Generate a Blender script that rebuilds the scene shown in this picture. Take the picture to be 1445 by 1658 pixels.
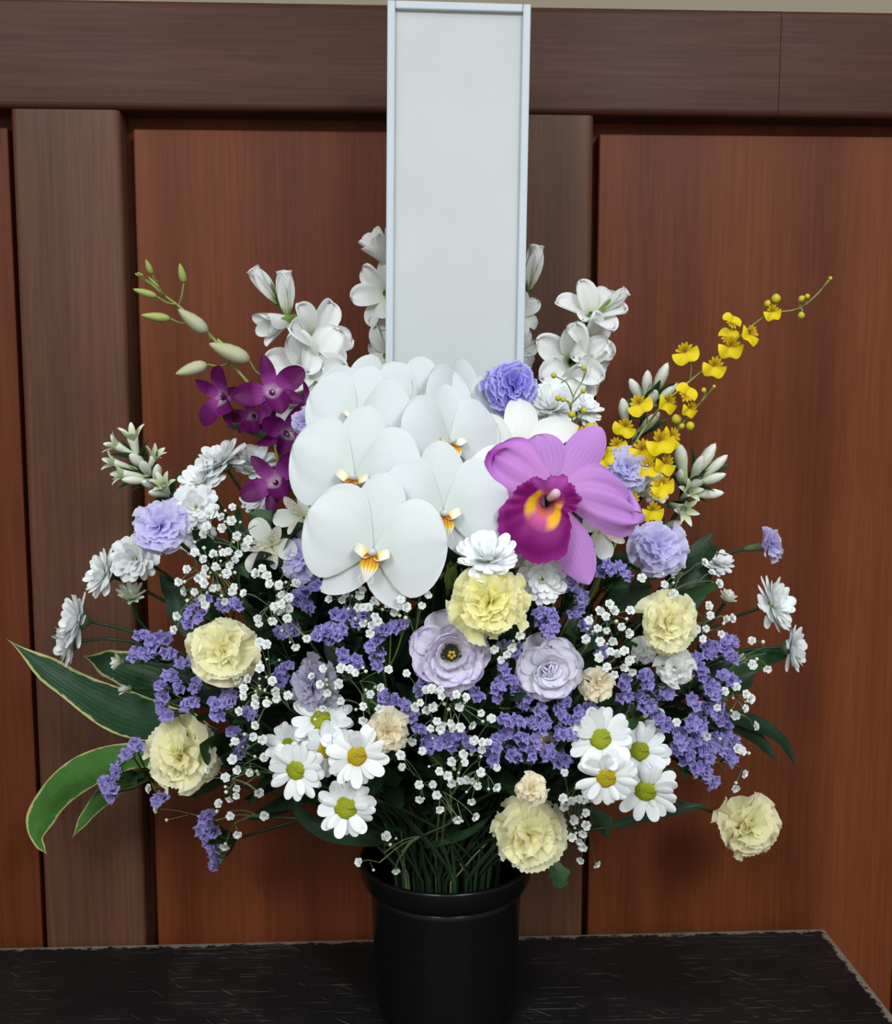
import bpy, math, random
from mathutils import Vector, Matrix

for o in list(bpy.data.objects):
    bpy.data.objects.remove(o)
scene = bpy.context.scene
COL = scene.collection
R = math.radians
PI = math.pi
rnd = random.Random(7)

# ------------------------------------------------------------------ camera
F = 1800.0; IW = 1445.0; IH = 1658.0
PITCH = R(6.54); YAW = R(2.7)
TZ = 0.70                       # table top height
CAM = Vector((-math.sin(YAW), -math.cos(YAW), TZ + 0.596))
FWD = Vector((math.sin(YAW) * math.cos(PITCH), math.cos(YAW) * math.cos(PITCH), -math.sin(PITCH)))
RIGHT = Vector((math.cos(YAW), -math.sin(YAW), 0))
UP = RIGHT.cross(FWD)
cam = bpy.data.cameras.new('camera')
cam.sensor_fit = 'HORIZONTAL'; cam.sensor_width = 36.0; cam.lens = 36.0 * F / IW
cam.clip_start = 0.02
camo = bpy.data.objects.new('camera', cam); COL.objects.link(camo)
camo.location = CAM
camo.rotation_euler = (PI / 2 - PITCH, 0, -YAW)
scene.camera = camo

# ------------------------------------------------------------------ light
w = bpy.data.worlds.new('room_air'); scene.world = w; w.use_nodes = True
w.node_tree.nodes['Background'].inputs[0].default_value = (0.86, 0.93, 1.0, 1)
w.node_tree.nodes['Background'].inputs[1].default_value = 0.085
def area(name, loc, target, sx, sy, power, col):
    l = bpy.data.lights.new(name, 'AREA'); l.shape = 'RECTANGLE'; l.size = sx; l.size_y = sy
    l.energy = power; l.color = col
    o = bpy.data.objects.new(name, l); COL.objects.link(o); o.location = loc
    o.rotation_euler = (Vector(target) - Vector(loc)).to_track_quat('-Z', 'Y').to_euler()
for lx in (-0.9, 0.9):
    for ly, e in ((-1.0, 9), (-2.5, 62)):
        area('ceiling_lamp_light', (lx, ly, 2.56), (lx, ly, 0), 0.6, 1.2, e, (0.93, 0.98, 1.0))
vs = scene.view_settings
vs.view_transform = 'Standard'; vs.look = 'None'; vs.gamma = 1.0; vs.use_curve_mapping = False
vs.exposure = 0.28

# ------------------------------------------------------------------ projection helpers
def ray(px, py):
    return FWD + RIGHT * ((px - IW / 2) / F) + UP * ((IH / 2 - py) / F)
def at(px, py, Y):
    d = ray(px, py)
    return CAM + d * ((Y - CAM.y) / d.y)
def on_table(px, py):
    d = ray(px, py)
    return CAM + d * ((TZ - CAM.z) / d.z)
def ppx(p):                      # metres for one photograph pixel at point p
    return (p - CAM).dot(FWD) / F
def dome(px, py):
    u = (px - 720) / 600.0; v = (py - 1010) / 470.0
    return 0.05 - 0.25 * math.sqrt(max(0.0, 1 - u * u - v * v))

# ------------------------------------------------------------------ mesh helpers
def mk(name, surfs, mats):
    """surfs: list of (verts, faces, uvs, material index)"""
    V = []; Fc = []; U = []; MI = []
    for (v, f, u, m) in surfs:
        b = len(V); V += [tuple(x) for x in v]; U += list(u)
        Fc += [tuple(i + b for i in q) for q in f]; MI += [m] * len(f)
    me = bpy.data.meshes.new(name)
    me.from_pydata(V, [], Fc)
    uvl = me.uv_layers.new(name='UVMap')
    vi = [0] * len(me.loops); me.loops.foreach_get('vertex_index', vi)
    flat = [0.0] * (2 * len(vi))
    for k, i in enumerate(vi):
        flat[2 * k], flat[2 * k + 1] = U[i]
    uvl.data.foreach_set('uv', flat)
    me.polygons.foreach_set('material_index', MI)
    me.polygons.foreach_set('use_smooth', [True] * len(Fc))
    for m in mats: me.materials.append(m)
    me.update()
    return me
def grid(nu, nv, fn, m=0, closed=False):
    V = []; U = []; Fc = []
    for i in range(nu + 1):
        for j in range(nv + (0 if closed else 1)):
            t = i / nu; s = j / nv
            V.append(fn(t, s)); U.append((s, t))
    n = nv if closed else nv + 1
    for i in range(nu):
        for j in range(nv):
            j2 = (j + 1) % n
            Fc.append((i * n + j, i * n + j2, (i + 1) * n + j2, (i + 1) * n + j))
    return V, Fc, U, m
def interp(prof, t):
    for (a, b) in zip(prof, prof[1:]):
        if t <= b[0]:
            k = (t - a[0]) / max(1e-9, b[0] - a[0]); k = k * k * (3 - 2 * k)
            return a[1] + (b[1] - a[1]) * k
    return prof[-1][1]
def ell(p0=0.1, peak=0.55, e=0.5):
    def f(t):
        if t < peak:
            k = t / peak; return p0 + (1 - p0) * math.sin(k * PI / 2)
        k = (t - peak) / (1 - peak); return max(0.0, 1 - k * k) ** e
    return f
def petal(L=1., W=.4, prof=None, nu=7, nv=6, cup=0., bend=0., b0=0., ruf=0., rf=3., ph=0., rp=1.5,
          serr=0., sf=7., fan=0., fold=0., side=0., m=0, notch=0.):
    prof = prof or ell()
    def fn(t, s):
        t = math.sin(t * PI / 2) ** 0.9 if not fan else t
        s = 2 * s - 1
        ext = 1 + serr * t ** 5 * math.sin(sf * PI * s + ph) - notch * t ** 4 * math.exp(-(s * 3) ** 2)
        if fan:
            th = s * fan * (0.45 + 0.55 * t); r = t * L * ext
            lx = r * math.cos(th); y = r * math.sin(th); hw = fan * L * t + 1e-6
        else:
            hw = W / 2 * prof(t); lx = t * L * ext; y = s * hw
        z = cup * hw * s * s - fold * abs(y) + ruf * L * t ** rp * (math.sin(rf * PI * s + ph) + .4 * math.sin(rf * 2.3 * PI * s + 2 * ph)) * (0.35 + 0.65 * abs(s) if not fan else 1)
        u = lx / L
        if abs(bend) > 1e-4:
            a = b0 + bend * u
            cx = L / bend * (math.sin(a) - math.sin(b0)); cz = L / bend * (math.cos(b0) - math.cos(a))
        else:
            a = b0; cx = lx * math.cos(a); cz = lx * math.sin(a)
        return (cx - z * math.sin(a), y + side * L * u * u, cz + z * math.cos(a))
    return grid(nu, nv, fn, m)
def lathe(prof, n=16, m=0, lobes=0, lamp=0.):
    k = len(prof) - 1
    def fn(t, s):
        r, z = prof[min(k, int(round(t * k)))]
        a = 2 * PI * s
        r = r * (1 + lamp * math.cos(lobes * a)) if lobes else r
        return (r * math.cos(a), r * math.sin(a), z)
    return grid(k, n, fn, m, closed=True)
def tube(pts, rad, n=5, m=0):
    pts = [Vector(p) for p in pts]; V = []; U = []; Fc = []
    if not isinstance(rad, (list, tuple)): rad = [rad] * len(pts)
    ref = Vector((0.31, 0.87, 0.2)).normalized()
    for i, p in enumerate(pts):
        d = (pts[min(i + 1, len(pts) - 1)] - pts[max(i - 1, 0)])
        if d.length < 1e-9: d = Vector((0, 0, 1))
        d.normalize()
        x = d.cross(ref)
        if x.length < 0.05: x = d.cross(Vector((1, 0, 0)))
        x.normalize(); y = d.cross(x)
        for j in range(n):
            a = 2 * PI * j / n
            V.append(p + (x * math.cos(a) + y * math.sin(a)) * rad[i]); U.append((j / n, i / max(1, len(pts) - 1)))
    for i in range(len(pts) - 1):
        for j in range(n):
            Fc.append((i * n + j, i * n + (j + 1) % n, (i + 1) * n + (j + 1) % n, (i + 1) * n + j))
    return V, Fc, U, m
def bez(p0, p1, p2, p3, n=10):
    out = []
    for i in range(n + 1):
        t = i / n; q = 1 - t
        out.append(p0 * q ** 3 + p1 * (3 * q * q * t) + p2 * (3 * q * t * t) + p3 * t ** 3)
    return out
def spline(pts, n=6):                       # Catmull-Rom through points
    P = [Vector(p) for p in pts]
    P = [P[0] * 2 - P[1]] + P + [P[-1] * 2 - P[-2]]
    out = []
    for i in range(1, len(P) - 2):
        a, b, c, d = P[i - 1:i + 3]
        for k in range(n):
            t = k / n
            out.append(0.5 * (b * 2 + (c - a) * t + (a * 2 - b * 5 + c * 4 - d) * t * t + (b * 3 - a - c * 3 + d) * t ** 3))
    out.append(P[-2]); return out
def xf(surf, M):
    v, f, u, m = surf
    return [M @ Vector(p) for p in v], f, u, m
def box(x0, x1, y0, y1, z0, z1, m=0):
    V = [(x, y, z) for z in (z0, z1) for y in (y0, y1) for x in (x0, x1)]
    Fc = [(0, 2, 3, 1), (4, 5, 7, 6), (0, 1, 5, 4), (2, 6, 7, 3), (0, 4, 6, 2), (1, 3, 7, 5)]
    return V, Fc, [(0, 0)] * 8, m
def rbox(name, x0, x1, y0, y1, z0, z1, mats, bev=0.004, seg=3, axis=None):
    me = mk(name, [box(x0, x1, y0, y1, z0, z1)], mats)
    import bmesh
    bm = bmesh.new(); bm.from_mesh(me)
    bmesh.ops.bevel(bm, geom=[e for e in bm.edges if axis is None or abs((e.verts[0].co - e.verts[1].co)[axis]) > 1e-6], offset=bev, segments=seg, affect='EDGES', profile=0.5)
    bm.to_mesh(me); bm.free()
    for p in me.polygons: p.use_smooth = False
    return me
def frame(n, roll=0.):
    z = Vector(n).normalized()
    up = Vector((0, 0, 1)) if abs(z.z) < 0.97 else Vector((0, 1, 0))
    y = (up - z * up.dot(z)).normalized(); x = y.cross(z)
    M = Matrix((x, y, z)).transposed().to_4x4()
    return M @ Matrix.Rotation(R(roll), 4, 'Z')
def Rz(d): return Matrix.Rotation(R(d), 4, 'Z')
def Ry(d): return Matrix.Rotation(R(d), 4, 'Y')
def Rx(d): return Matrix.Rotation(R(d), 4, 'X')
def T(*a): return Matrix.Translation(Vector(a))
def S(k): return Matrix.Scale(k, 4)
def facing(f):                              # (right, toward camera, up) -> world
    return Vector((f[0], -f[1], f[2])).normalized()
# ------------------------------------------------------------------ objects
def link(name, me, parent=None, M=None):
    o = bpy.data.objects.new(name, me); COL.objects.link(o)
    if parent is not None: o.parent = parent
    if M is not None: o.matrix_basis = M
    return o
def tag(o, label, cat, group=None, kind=None):
    o['label'] = label; o['category'] = cat
    if group: o['group'] = group
    if kind: o['kind'] = kind
    return o
def thing(name, loc, label, cat, group=None):
    o = link(name, None); o.location = loc; o.empty_display_size = 0.01
    return tag(o, label, cat, group)
class Thing:
    """Empty at the base; parts are given in world space."""
    def __init__(s, name, base, label, cat, group=None):
        s.o = thing(name, base, label, cat, group); s.inv = T(*(-Vector(base)))
    def part(s, name, me, M=None, parent=None, pM=None):
        M = s.inv @ (M if M is not None else Matrix())
        if parent is None: return link(name, me, s.o, M)
        o = link(name, me, parent)
        o.matrix_parent_inverse = parent.matrix_basis.inverted(); o.matrix_basis = M
        return o

# ------------------------------------------------------------------ materials
def new_mat(name):
    m = bpy.data.materials.new(name); m.use_nodes = True
    nt = m.node_tree; nt.nodes.clear()
    out = nt.nodes.new('ShaderNodeOutputMaterial')
    return m, nt, out
def ramp(nt, stops, fac):
    n = nt.nodes.new('ShaderNodeValToRGB'); cr = n.color_ramp
    while len(cr.elements) < len(stops): cr.elements.new(0.5)
    for e, (p, c) in zip(cr.elements, stops):
        e.position = p; e.color = (c[0], c[1], c[2], 1)
    nt.links.new(fac, n.inputs[0]); return n.outputs[0]
def mix(nt, a, b, fac, mode='MIX'):
    n = nt.nodes.new('ShaderNodeMix'); n.data_type = 'RGBA'; n.blend_type = mode
    for sock, v in ((n.inputs[6], a), (n.inputs[7], b), (n.inputs[0], fac)):
        if hasattr(v, 'links') or hasattr(v, 'is_linked'): nt.links.new(v, sock)
        elif isinstance(v, (int, float)): sock.default_value = v
        else: sock.default_value = (v[0], v[1], v[2], 1)
    return n.outputs[2]
def math_(nt, op, a, b=None, c=None):
    n = nt.nodes.new('ShaderNodeMath'); n.operation = op
    for i, v in enumerate((a, b, c)):
        if v is None: continue
        if isinstance(v, (int, float)): n.inputs[i].default_value = v
        else: nt.links.new(v, n.inputs[i])
    return n.outputs[0]
def uvsep(nt):
    tc = nt.nodes.new('ShaderNodeTexCoord'); sp = nt.nodes.new('ShaderNodeSeparateXYZ')
    nt.links.new(tc.outputs['UV'], sp.inputs[0])
    return tc, sp.outputs[0], sp.outputs[1]
def noise(nt, vec, scale, detail=2., mapscale=None, rough=.5):
    if mapscale:
        mp = nt.nodes.new('ShaderNodeMapping'); mp.inputs['Scale'].default_value = mapscale
        nt.links.new(vec, mp.inputs[0]); vec = mp.outputs[0]
    n = nt.nodes.new('ShaderNodeTexNoise'); n.inputs['Scale'].default_value = scale
    n.inputs['Detail'].default_value = detail; n.inputs['Roughness'].default_value = rough
    nt.links.new(vec, n.inputs['Vector']); return n.outputs['Fac']
def finish(nt, out, col, rough=.5, trans=0., spec=.3, bump=None, bstr=.2, bdist=.002, tcol=None, coat=0.):
    b = nt.nodes.new('ShaderNodeBsdfPrincipled')
    def setc(sock, v):
        if isinstance(v, tuple): sock.default_value = (v[0], v[1], v[2], 1)
        else: nt.links.new(v, sock)
    setc(b.inputs['Base Color'], col)
    if isinstance(rough, (int, float)): b.inputs['Roughness'].default_value = rough
    else: nt.links.new(rough, b.inputs['Roughness'])
    b.inputs['Specular IOR Level'].default_value = spec
    b.inputs['Coat Weight'].default_value = coat
    if bump is not None:
        bn = nt.nodes.new('ShaderNodeBump'); bn.inputs['Strength'].default_value = bstr
        bn.inputs['Distance'].default_value = bdist
        nt.links.new(bump, bn.inputs['Height']); nt.links.new(bn.outputs[0], b.inputs['Normal'])
    if trans > 0:
        t = nt.nodes.new('ShaderNodeBsdfTranslucent'); setc(t.inputs[0], tcol if tcol is not None else col)
        mx = nt.nodes.new('ShaderNodeMixShader'); mx.inputs[0].default_value = trans
        nt.links.new(b.outputs[0], mx.inputs[1]); nt.links.new(t.outputs[0], mx.inputs[2])
        nt.links.new(mx.outputs[0], out.inputs[0])
    else:
        nt.links.new(b.outputs[0], out.inputs[0])
def pmat(name, stops, edge=None, ew=.12, vein=0., veincol=None, vfreq=14, trans=.28, rough=.55, spec=.15, mott=0., mottcol=None, mscale=6, tipedge=None):
    """petal: colour along the length (UV v), optional edge colour, veins, mottling"""
    m, nt, out = new_mat(name)
    tc, u, v = uvsep(nt)
    col = ramp(nt, stops, v)
    d = math_(nt, 'ABSOLUTE', math_(nt, 'SUBTRACT', u, .5))
    if vein:
        wv = math_(nt, 'SINE', math_(nt, 'MULTIPLY', u, vfreq * 2 * PI))
        wv = math_(nt, 'MULTIPLY', math_(nt, 'MULTIPLY_ADD', wv, .5, .5), vein)
        col = mix(nt, col, veincol or stops[0][1], wv)
    if mott:
        nz = noise(nt, tc.outputs['UV'], mscale, 2)
        k = ramp(nt, [(.5, (0, 0, 0)), (.68, (1, 1, 1))], nz)
        col = mix(nt, col, mottcol, math_(nt, 'MULTIPLY', k, mott))
    if edge:
        e1 = ramp(nt, [(.5 - ew, (0, 0, 0)), (.5 - ew * .3, (1, 1, 1))], d)
        if tipedge:
            e2 = ramp(nt, [(1 - tipedge, (0, 0, 0)), (1 - tipedge * .4, (1, 1, 1))], v)
            e1 = math_(nt, 'MAXIMUM', e1, e2)
        col = mix(nt, col, edge, e1)
    finish(nt, out, col, rough, trans, spec)
    return m
def gmat(name, c1, c2, rough=.45, spec=.35, trans=.12, scale=30):
    m, nt, out = new_mat(name)
    tc = nt.nodes.new('ShaderNodeTexCoord')
    nz = noise(nt, tc.outputs['Object'], scale, 2)
    col = ramp(nt, [(.35, c1), (.65, c2)], nz)
    finish(nt, out, col, rough, trans, spec); return m
WHITE = (.84, .87, .88)
M = {}
M['phal'] = pmat('orchid_white', [(0, (.58, .64, .60)), (.25, (.65, .695, .715)), (1, (.66, .705, .725))], vein=.10, veincol=(.58, .63, .66), vfreq=6, trans=.22, rough=.45, spec=.2)
M['phal_lip'] = pmat('orchid_lip', [(0, (.55, .20, .02)), (.22, (.66, .32, .02)), (.32, (.76, .56, .05)), (.40, (.80, .74, .36)), (.48, (.76, .78, .74)), (1, (.78, .80, .80))], vein=.5, veincol=(.36, .07, .02), vfreq=5, trans=.15)
M['phal_side'] = pmat('orchid_lip_lobe', [(0, (.80, .55, .05)), (.25, (.86, .84, .70)), (1, (.88, .89, .88))], trans=.2)
M['cat'] = pmat('cattleya_petal', [(0, (.58, .28, .64)), (.4, (.47, .21, .60)), (1, (.53, .26, .67))], vein=.25, veincol=(.60, .33, .72), vfreq=9, trans=.25, rough=.5)
M['cat_left'] = pmat('cattleya_petal_fringed', [(0, (.60, .28, .66)), (.55, (.52, .20, .62)), (.85, (.45, .10, .50)), (1, (.34, .03, .36))], vein=.2, veincol=(.60, .33, .72), vfreq=9, trans=.25)
M['cat_col'] = pmat('cattleya_column', [(0, (.8, .55, .7)), (1, (.85, .75, .82))])
M['dend'] = pmat('dendrobium_petal', [(0, (.75, .62, .74)), (.14, (.34, .06, .32)), (.34, (.115, .006, .095)), (1, (.050, .002, .036))], vein=.3, veincol=(.14, .008, .11), vfreq=5, trans=.2, rough=.45)
M['dend_lip'] = pmat('dendrobium_lip', [(0, (.62, .60, .48)), (.07, (.50, .36, .48)), (.20, (.15, .008, .125)), (1, (.07, .003, .055))], trans=.2)
M['bud_green'] = pmat('orchid_bud_green', [(0, (.30, .38, .09)), (.5, (.36, .44, .11)), (1, (.32, .40, .08))], vein=.25, veincol=(.52, .56, .32), vfreq=4, trans=.15)
M['bud_pale'] = pmat('orchid_bud_pale', [(0, (.34, .32, .18)), (.35, (.52, .55, .36)), (.8, (.46, .52, .27)), (1, (.40, .28, .26))], vein=.25, veincol=(.40, .33, .30), vfreq=4, trans=.15)
M['onc'] = pmat('oncidium_yellow', [(0, (.50, .28, .01)), (.2, (.80, .60, .01)), (1, (.84, .68, .015))], trans=.25, rough=.45)
M['onc_sep'] = pmat('oncidium_sepal', [(0, (.30, .12, .01)), (.35, (.62, .42, .01)), (1, (.72, .58, .02))], vein=.3, veincol=(.38, .18, .01), vfreq=3)
M['onc_bud'] = gmat('oncidium_bud', (.45, .42, .04), (.62, .55, .03), trans=.1, scale=200)
M['glad'] = pmat('gladiolus_white', [(0, (.55, .62, .35)), (.2, (.80, .83, .76)), (.45, (.84, .86, .86)), (1, (.85, .87, .87))], vein=.12, veincol=(.72, .76, .76), vfreq=6, trans=.3)
M['tube'] = pmat('tuberose_white', [(0, (.35, .45, .18)), (.3, (.62, .70, .44)), (.6, (.82, .85, .78)), (1, (.86, .87, .84))], vein=.3, veincol=(.60, .68, .45), vfreq=4, trans=.2)
M['lily'] = pmat('lily_white', [(0, (.70, .76, .55)), (.2, (.84, .86, .83)), (1, (.85, .87, .87))], vein=.15, veincol=(.74, .78, .76), vfreq=5, trans=.25)
M['alst'] = pmat('alstroemeria_white', [(0, (.55, .65, .35)), (.25, (.80, .83, .78)), (1, (.82, .85, .83))], vein=.15, veincol=(.70, .75, .68), vfreq=6)
M['alst_str'] = pmat('alstroemeria_striped', [(0, (.75, .70, .45)), (.4, (.82, .80, .70)), (1, (.84, .84, .82))], mott=.9, mottcol=(.20, .06, .05), mscale=14)
M['daisy'] = pmat('daisy_petal', [(0, (.72, .78, .60)), (.18, (.84, .87, .88)), (1, (.86, .885, .90))], vein=.18, veincol=(.72, .75, .79), vfreq=2, trans=.25, rough=.5)
M['bud_daisy'] = pmat('daisy_bud_petal', [(0, (.45, .55, .22)), (.35, (.78, .82, .70)), (1, (.84, .87, .86))], vein=.2, veincol=(.68, .73, .66), vfreq=2)
def discmat(name, c0, c1, c2):
    m, nt, out = new_mat(name)
    tc, u, v = uvsep(nt)
    vo = nt.nodes.new('ShaderNodeTexVoronoi'); vo.inputs['Scale'].default_value = 16
    mp = nt.nodes.new('ShaderNodeMapping'); mp.inputs['Scale'].default_value = (1.6, 1.0, 1)
    nt.links.new(tc.outputs['UV'], mp.inputs[0]); nt.links.new(mp.outputs[0], vo.inputs['Vector'])
    col = ramp(nt, [(0, c0), (.5, c1), (1, c2)], v)
    finish(nt, out, col, .6, .05, .2, bump=vo.outputs['Distance'], bstr=.8, bdist=.0008)
    return m
M['disc_green'] = discmat('daisy_disc_green', (.34, .36, .02), (.24, .29, .012), (.30, .30, .010))
M['disc_gold'] = discmat('daisy_disc_gold', (.36, .33, .02), (.42, .30, .010), (.48, .31, .008))
def carn(name, base, body, edge, **k):
    return pmat(name, [(0, base), (.45, body), (1, body)], edge=edge, ew=.06, tipedge=.10, trans=.5, rough=.6, vein=.1, veincol=edge, vfreq=6, **k)
M['c_yel'] = carn('carnation_yellow', (.90, .83, .38), (.94, .91, .60), (.95, .93, .70))
M['c_yel2'] = carn('carnation_lemon', (.88, .80, .26), (.94, .90, .46), (.94, .92, .60))
M['c_lav'] = carn('carnation_lavender', (.60, .54, .88), (.69, .65, .94), (.76, .74, .95))
M['c_blu'] = carn('carnation_violet', (.22, .18, .64), (.30, .28, .80), (.62, .62, .92))
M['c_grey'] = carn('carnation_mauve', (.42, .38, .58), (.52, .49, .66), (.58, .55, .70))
M['c_cream'] = carn('carnation_cream', (.88, .74, .48), (.91, .82, .62), (.92, .87, .72))
M['c_white'] = carn('carnation_white', (.84, .86, .80), (.90, .92, .91), (.92, .93, .93))
M['lis'] = pmat('lisianthus_lilac', [(0, (.66, .70, .60)), (.3, (.80, .78, .88)), (.75, (.74, .68, .86)), (1, (.58, .50, .80))], vein=.15, veincol=(.62, .56, .80), vfreq=5, mott=.5, mottcol=(.46, .38, .74), mscale=5, trans=.3)
M['lis2'] = pmat('lisianthus_pale', [(0, (.68, .72, .62)), (.3, (.82, .81, .90)), (.8, (.78, .75, .89)), (1, (.66, .60, .84))], vein=.12, veincol=(.64, .60, .80), vfreq=5, mott=.25, mottcol=(.50, .44, .76), mscale=4, trans=.3)
M['lis_ctr'] = gmat('lisianthus_throat', (.03, .035, .02), (.06, .05, .02))
M['pollen'] = gmat('pollen_yellow', (.55, .36, .02), (.62, .45, .03), scale=200)
M['gyp'] = pmat('gypsophila_white', [(0, (.55, .62, .50)), (.35, (.80, .83, .82)), (1, (.86, .88, .88))], trans=.25)
M['gyp_bud'] = gmat('gypsophila_bud', (.55, .62, .42), (.72, .76, .62), scale=300)
M['stat'] = pmat('statice_purple', [(0, (.42, .38, .64)), (.4, (.32, .28, .63)), (1, (.43, .38, .74))], vein=.3, veincol=(.24, .20, .54), vfreq=5, trans=.3, rough=.7)
M['stem'] = gmat('stem_green', (.014, .032, .013), (.024, .052, .020), trans=0)
M['stem_dark'] = gmat('stem_dark_green', (.010, .022, .010), (.018, .036, .016), trans=0)
M['stem_lime'] = gmat('stem_lime', (.20, .26, .06), (.27, .32, .09), trans=0)
M['stem_fine'] = gmat('stem_fine', (.10, .15, .07), (.15, .20, .09), trans=0)
M['calyx'] = gmat('calyx_green', (.07, .12, .05), (.11, .17, .08), trans=.05)
M['bract'] = gmat('bract_green', (.16, .26, .05), (.24, .34, .08), trans=.15)
M['leaf'] = gmat('leaf_dark', (.010, .026, .013), (.018, .044, .019), rough=.45, spec=.22)
M['leaf_mid'] = gmat('leaf_mid', (.018, .055, .018), (.030, .080, .026), rough=.45, spec=.22)
def leafmat(name, c1, c2, margin, mw):
    m, nt, out = new_mat(name)
    tc, u, v = uvsep(nt)
    nz = noise(nt, tc.outputs['UV'], 3, 3, (2.0, 6.0, 1))
    wv = math_(nt, 'SINE', math_(nt, 'MULTIPLY', u, 60))
    col = ramp(nt, [(.35, c1), (.65, c2)], nz)
    col = mix(nt, col, c2, math_(nt, 'MULTIPLY', math_(nt, 'MULTIPLY_ADD', wv, .5, .5), .4))
    if margin:
        d = math_(nt, 'ABSOLUTE', math_(nt, 'SUBTRACT', u, .5))
        tip = math_(nt, 'MULTIPLY', math_(nt, 'POWER', math_(nt, 'SUBTRACT', 1, v), 6), .30)
        d = math_(nt, 'ADD', math_(nt, 'ADD', d, tip), math_(nt, 'MULTIPLY', math_(nt, 'SUBTRACT', nz, .5), .18))
        e = ramp(nt, [(.5 - mw, (0, 0, 0)), (.5 - mw * .6, (1, 1, 1))], d)
        col = mix(nt, col, margin, e)
    finish(nt, out, col, .45, .12, .22, bump=wv, bstr=.15, bdist=.0005)
    return m
M['leaf_var'] = leafmat('leaf_variegated', (.010, .042, .017), (.016, .058, .022), (.40, .40, .16), .042)
M['leaf_var2'] = leafmat('leaf_variegated_bright', (.040, .12, .022), (.055, .15, .030), (.38, .38, .15), .04)
def woodmat(name, a, b, c, axis, rough=.42, gs=1.0, spec=.4):
    m, nt, out = new_mat(name)
    tc = nt.nodes.new('ShaderNodeTexCoord'); P = tc.outputs['Object']
    sc = {'z': (30, 30, 1.0), 'x': (1.0, 30, 30)}[axis]
    fine = noise(nt, P, 9 * gs, 4, sc, .65)
    sc2 = {'z': (9, 9, .25), 'x': (.35, 9, 9)}[axis]
    broad = noise(nt, P, 1.4, 2, sc2)
    blot = noise(nt, P, 3.0, 3)
    k = math_(nt, 'ADD', math_(nt, 'MULTIPLY', fine, .42), math_(nt, 'ADD', math_(nt, 'MULTIPLY', broad, .38), math_(nt, 'MULTIPLY', blot, .20)))
    col = ramp(nt, [(.36, a), (.50, b), (.64, c)], k)
    if axis == 'z':
        band = noise(nt, P, 1.0, 3, (13, 3, .12))
        bf = ramp(nt, [(.42, (1, 1, 1)), (.58, (.80, .74, .78))], band)
        col = mix(nt, col, bf, 1.0, 'MULTIPLY')
        col = mix(nt, col, (.98, .99, 1.0), 1.0, 'MULTIPLY')
    rg = ramp(nt, [(.3, (rough - .07,) * 3), (.7, (rough + .1,) * 3)], blot)
    finish(nt, out, col, rg, 0, spec, bump=fine, bstr=.12, bdist=.0006)
    return m
M['panel'] = woodmat('wood_panel', (.095, .024, .007), (.130, .034, .010), (.165, .046, .015), 'z', .45, spec=.16)
M['stile'] = woodmat('wood_stile', (.075, .031, .016), (.105, .046, .025), (.140, .066, .038), 'z', .42, spec=.18)
M['rail'] = woodmat('wood_rail', (.046, .016, .010), (.064, .024, .016), (.090, .037, .026), 'x', .42, spec=.12)
def plain(name, col, rough=.5, spec=.4, bumps=0):
    m, nt, out = new_mat(name)
    tc = nt.nodes.new('ShaderNodeTexCoord')
    nz = noise(nt, tc.outputs['Object'], 12, 3)
    c2 = tuple(x * .94 for x in col)
    c = ramp(nt, [(.3, c2), (.7, col)], nz)
    finish(nt, out, c, rough, 0, spec, bump=nz if bumps else None, bstr=bumps)
    return m
M['cream_wall'] = plain('wall_cream', (.30, .26, .19), .8, .2)
M['room_wall'] = plain('wall_beige', (.42, .40, .36), .8, .2)
M['floor'] = plain('floor_grey', (.16, .13, .11), .6)
M['ceil'] = plain('ceiling_white', (.7, .7, .68), .9)
M['sign_frame'] = plain('sign_frame_white', (.52, .58, .65), .35, .4)
M['sign'] = plain('sign_white', (.52, .555, .565), .5, .3)
M['bucket'] = plain('plastic_black', (.004, .004, .0045), .25, .22)
M['wood_stake'] = plain('stake_wood', (.4, .3, .18), .6)

# ------------------------------------------------------------------ setting
back = on_table(720, 1517)
YB = back.y                                  # back edge of the table
YW = YB + 0.006                              # front of stiles and rail
ZTOP = at(720, 8, YW).z
ZRAIL = at(720, 184, YW).z
def wx(px, py): return at(px, py, YW).x
wl = wx(15, 180) * .5 + wx(74, 1500) * .5; wr = wx(190, 180) * .5 + wx(238, 1490) * .5
m_r = wx(961, 190) * .5 + wx(945, 1490) * .5
SW = wr - wl; m_l = m_r - SW
wall = rbox('wall_back', -2.2, 2.4, YW + .040, YW + .075, 0.0, ZTOP, [M['panel']], .001, 1)
wall = link('wall_back', wall); wall['kind'] = 'structure'; wall['label'] = 'reddish brown wood panelled wall behind the flowers'; wall['category'] = 'wall'
GAP = .009
pitchx = m_l - wr
xs = []                                        # stiles
k0 = wl
stiles = [(wl - pitchx - SW, wl - pitchx), (wl, wr), (m_l, m_r), (m_r + pitchx, m_r + pitchx + SW)]
for i, (a, b) in enumerate(stiles):
    link('stile', rbox('stile', a, b, YW, YW + .039, 0.10, ZRAIL, [M['stile']], .006, 4, 2), wall)
for a, b in ((-2.2, wx(1262, 100)), (wx(1262, 100) + .0006, 2.4)):
    link('rail', rbox('rail', a, b, YW - .002, YW + .039, ZRAIL + .0004, ZTOP, [M['rail']], .006, 4, 0), wall)
link('rail', rbox('rail', -2.2, 2.4, YW, YW + .039, 0, .0995, [M['rail']], .005, 3), wall)
edges = [(stiles[0][1], wl), (wr, m_l), (m_r, stiles[3][0])]
for a, b in edges:
    link('panel', rbox('panel', a + GAP, b - GAP, YW + .018, YW + .0395, .11, ZRAIL - .014, [M['panel']], .0015, 2), wall)
uw = link('wall_upper', rbox('wall_upper', -2.2, 2.4, YW + .05, YW + .09, ZTOP + .0005, 2.6, [M['cream_wall']], .001, 1))
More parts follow.
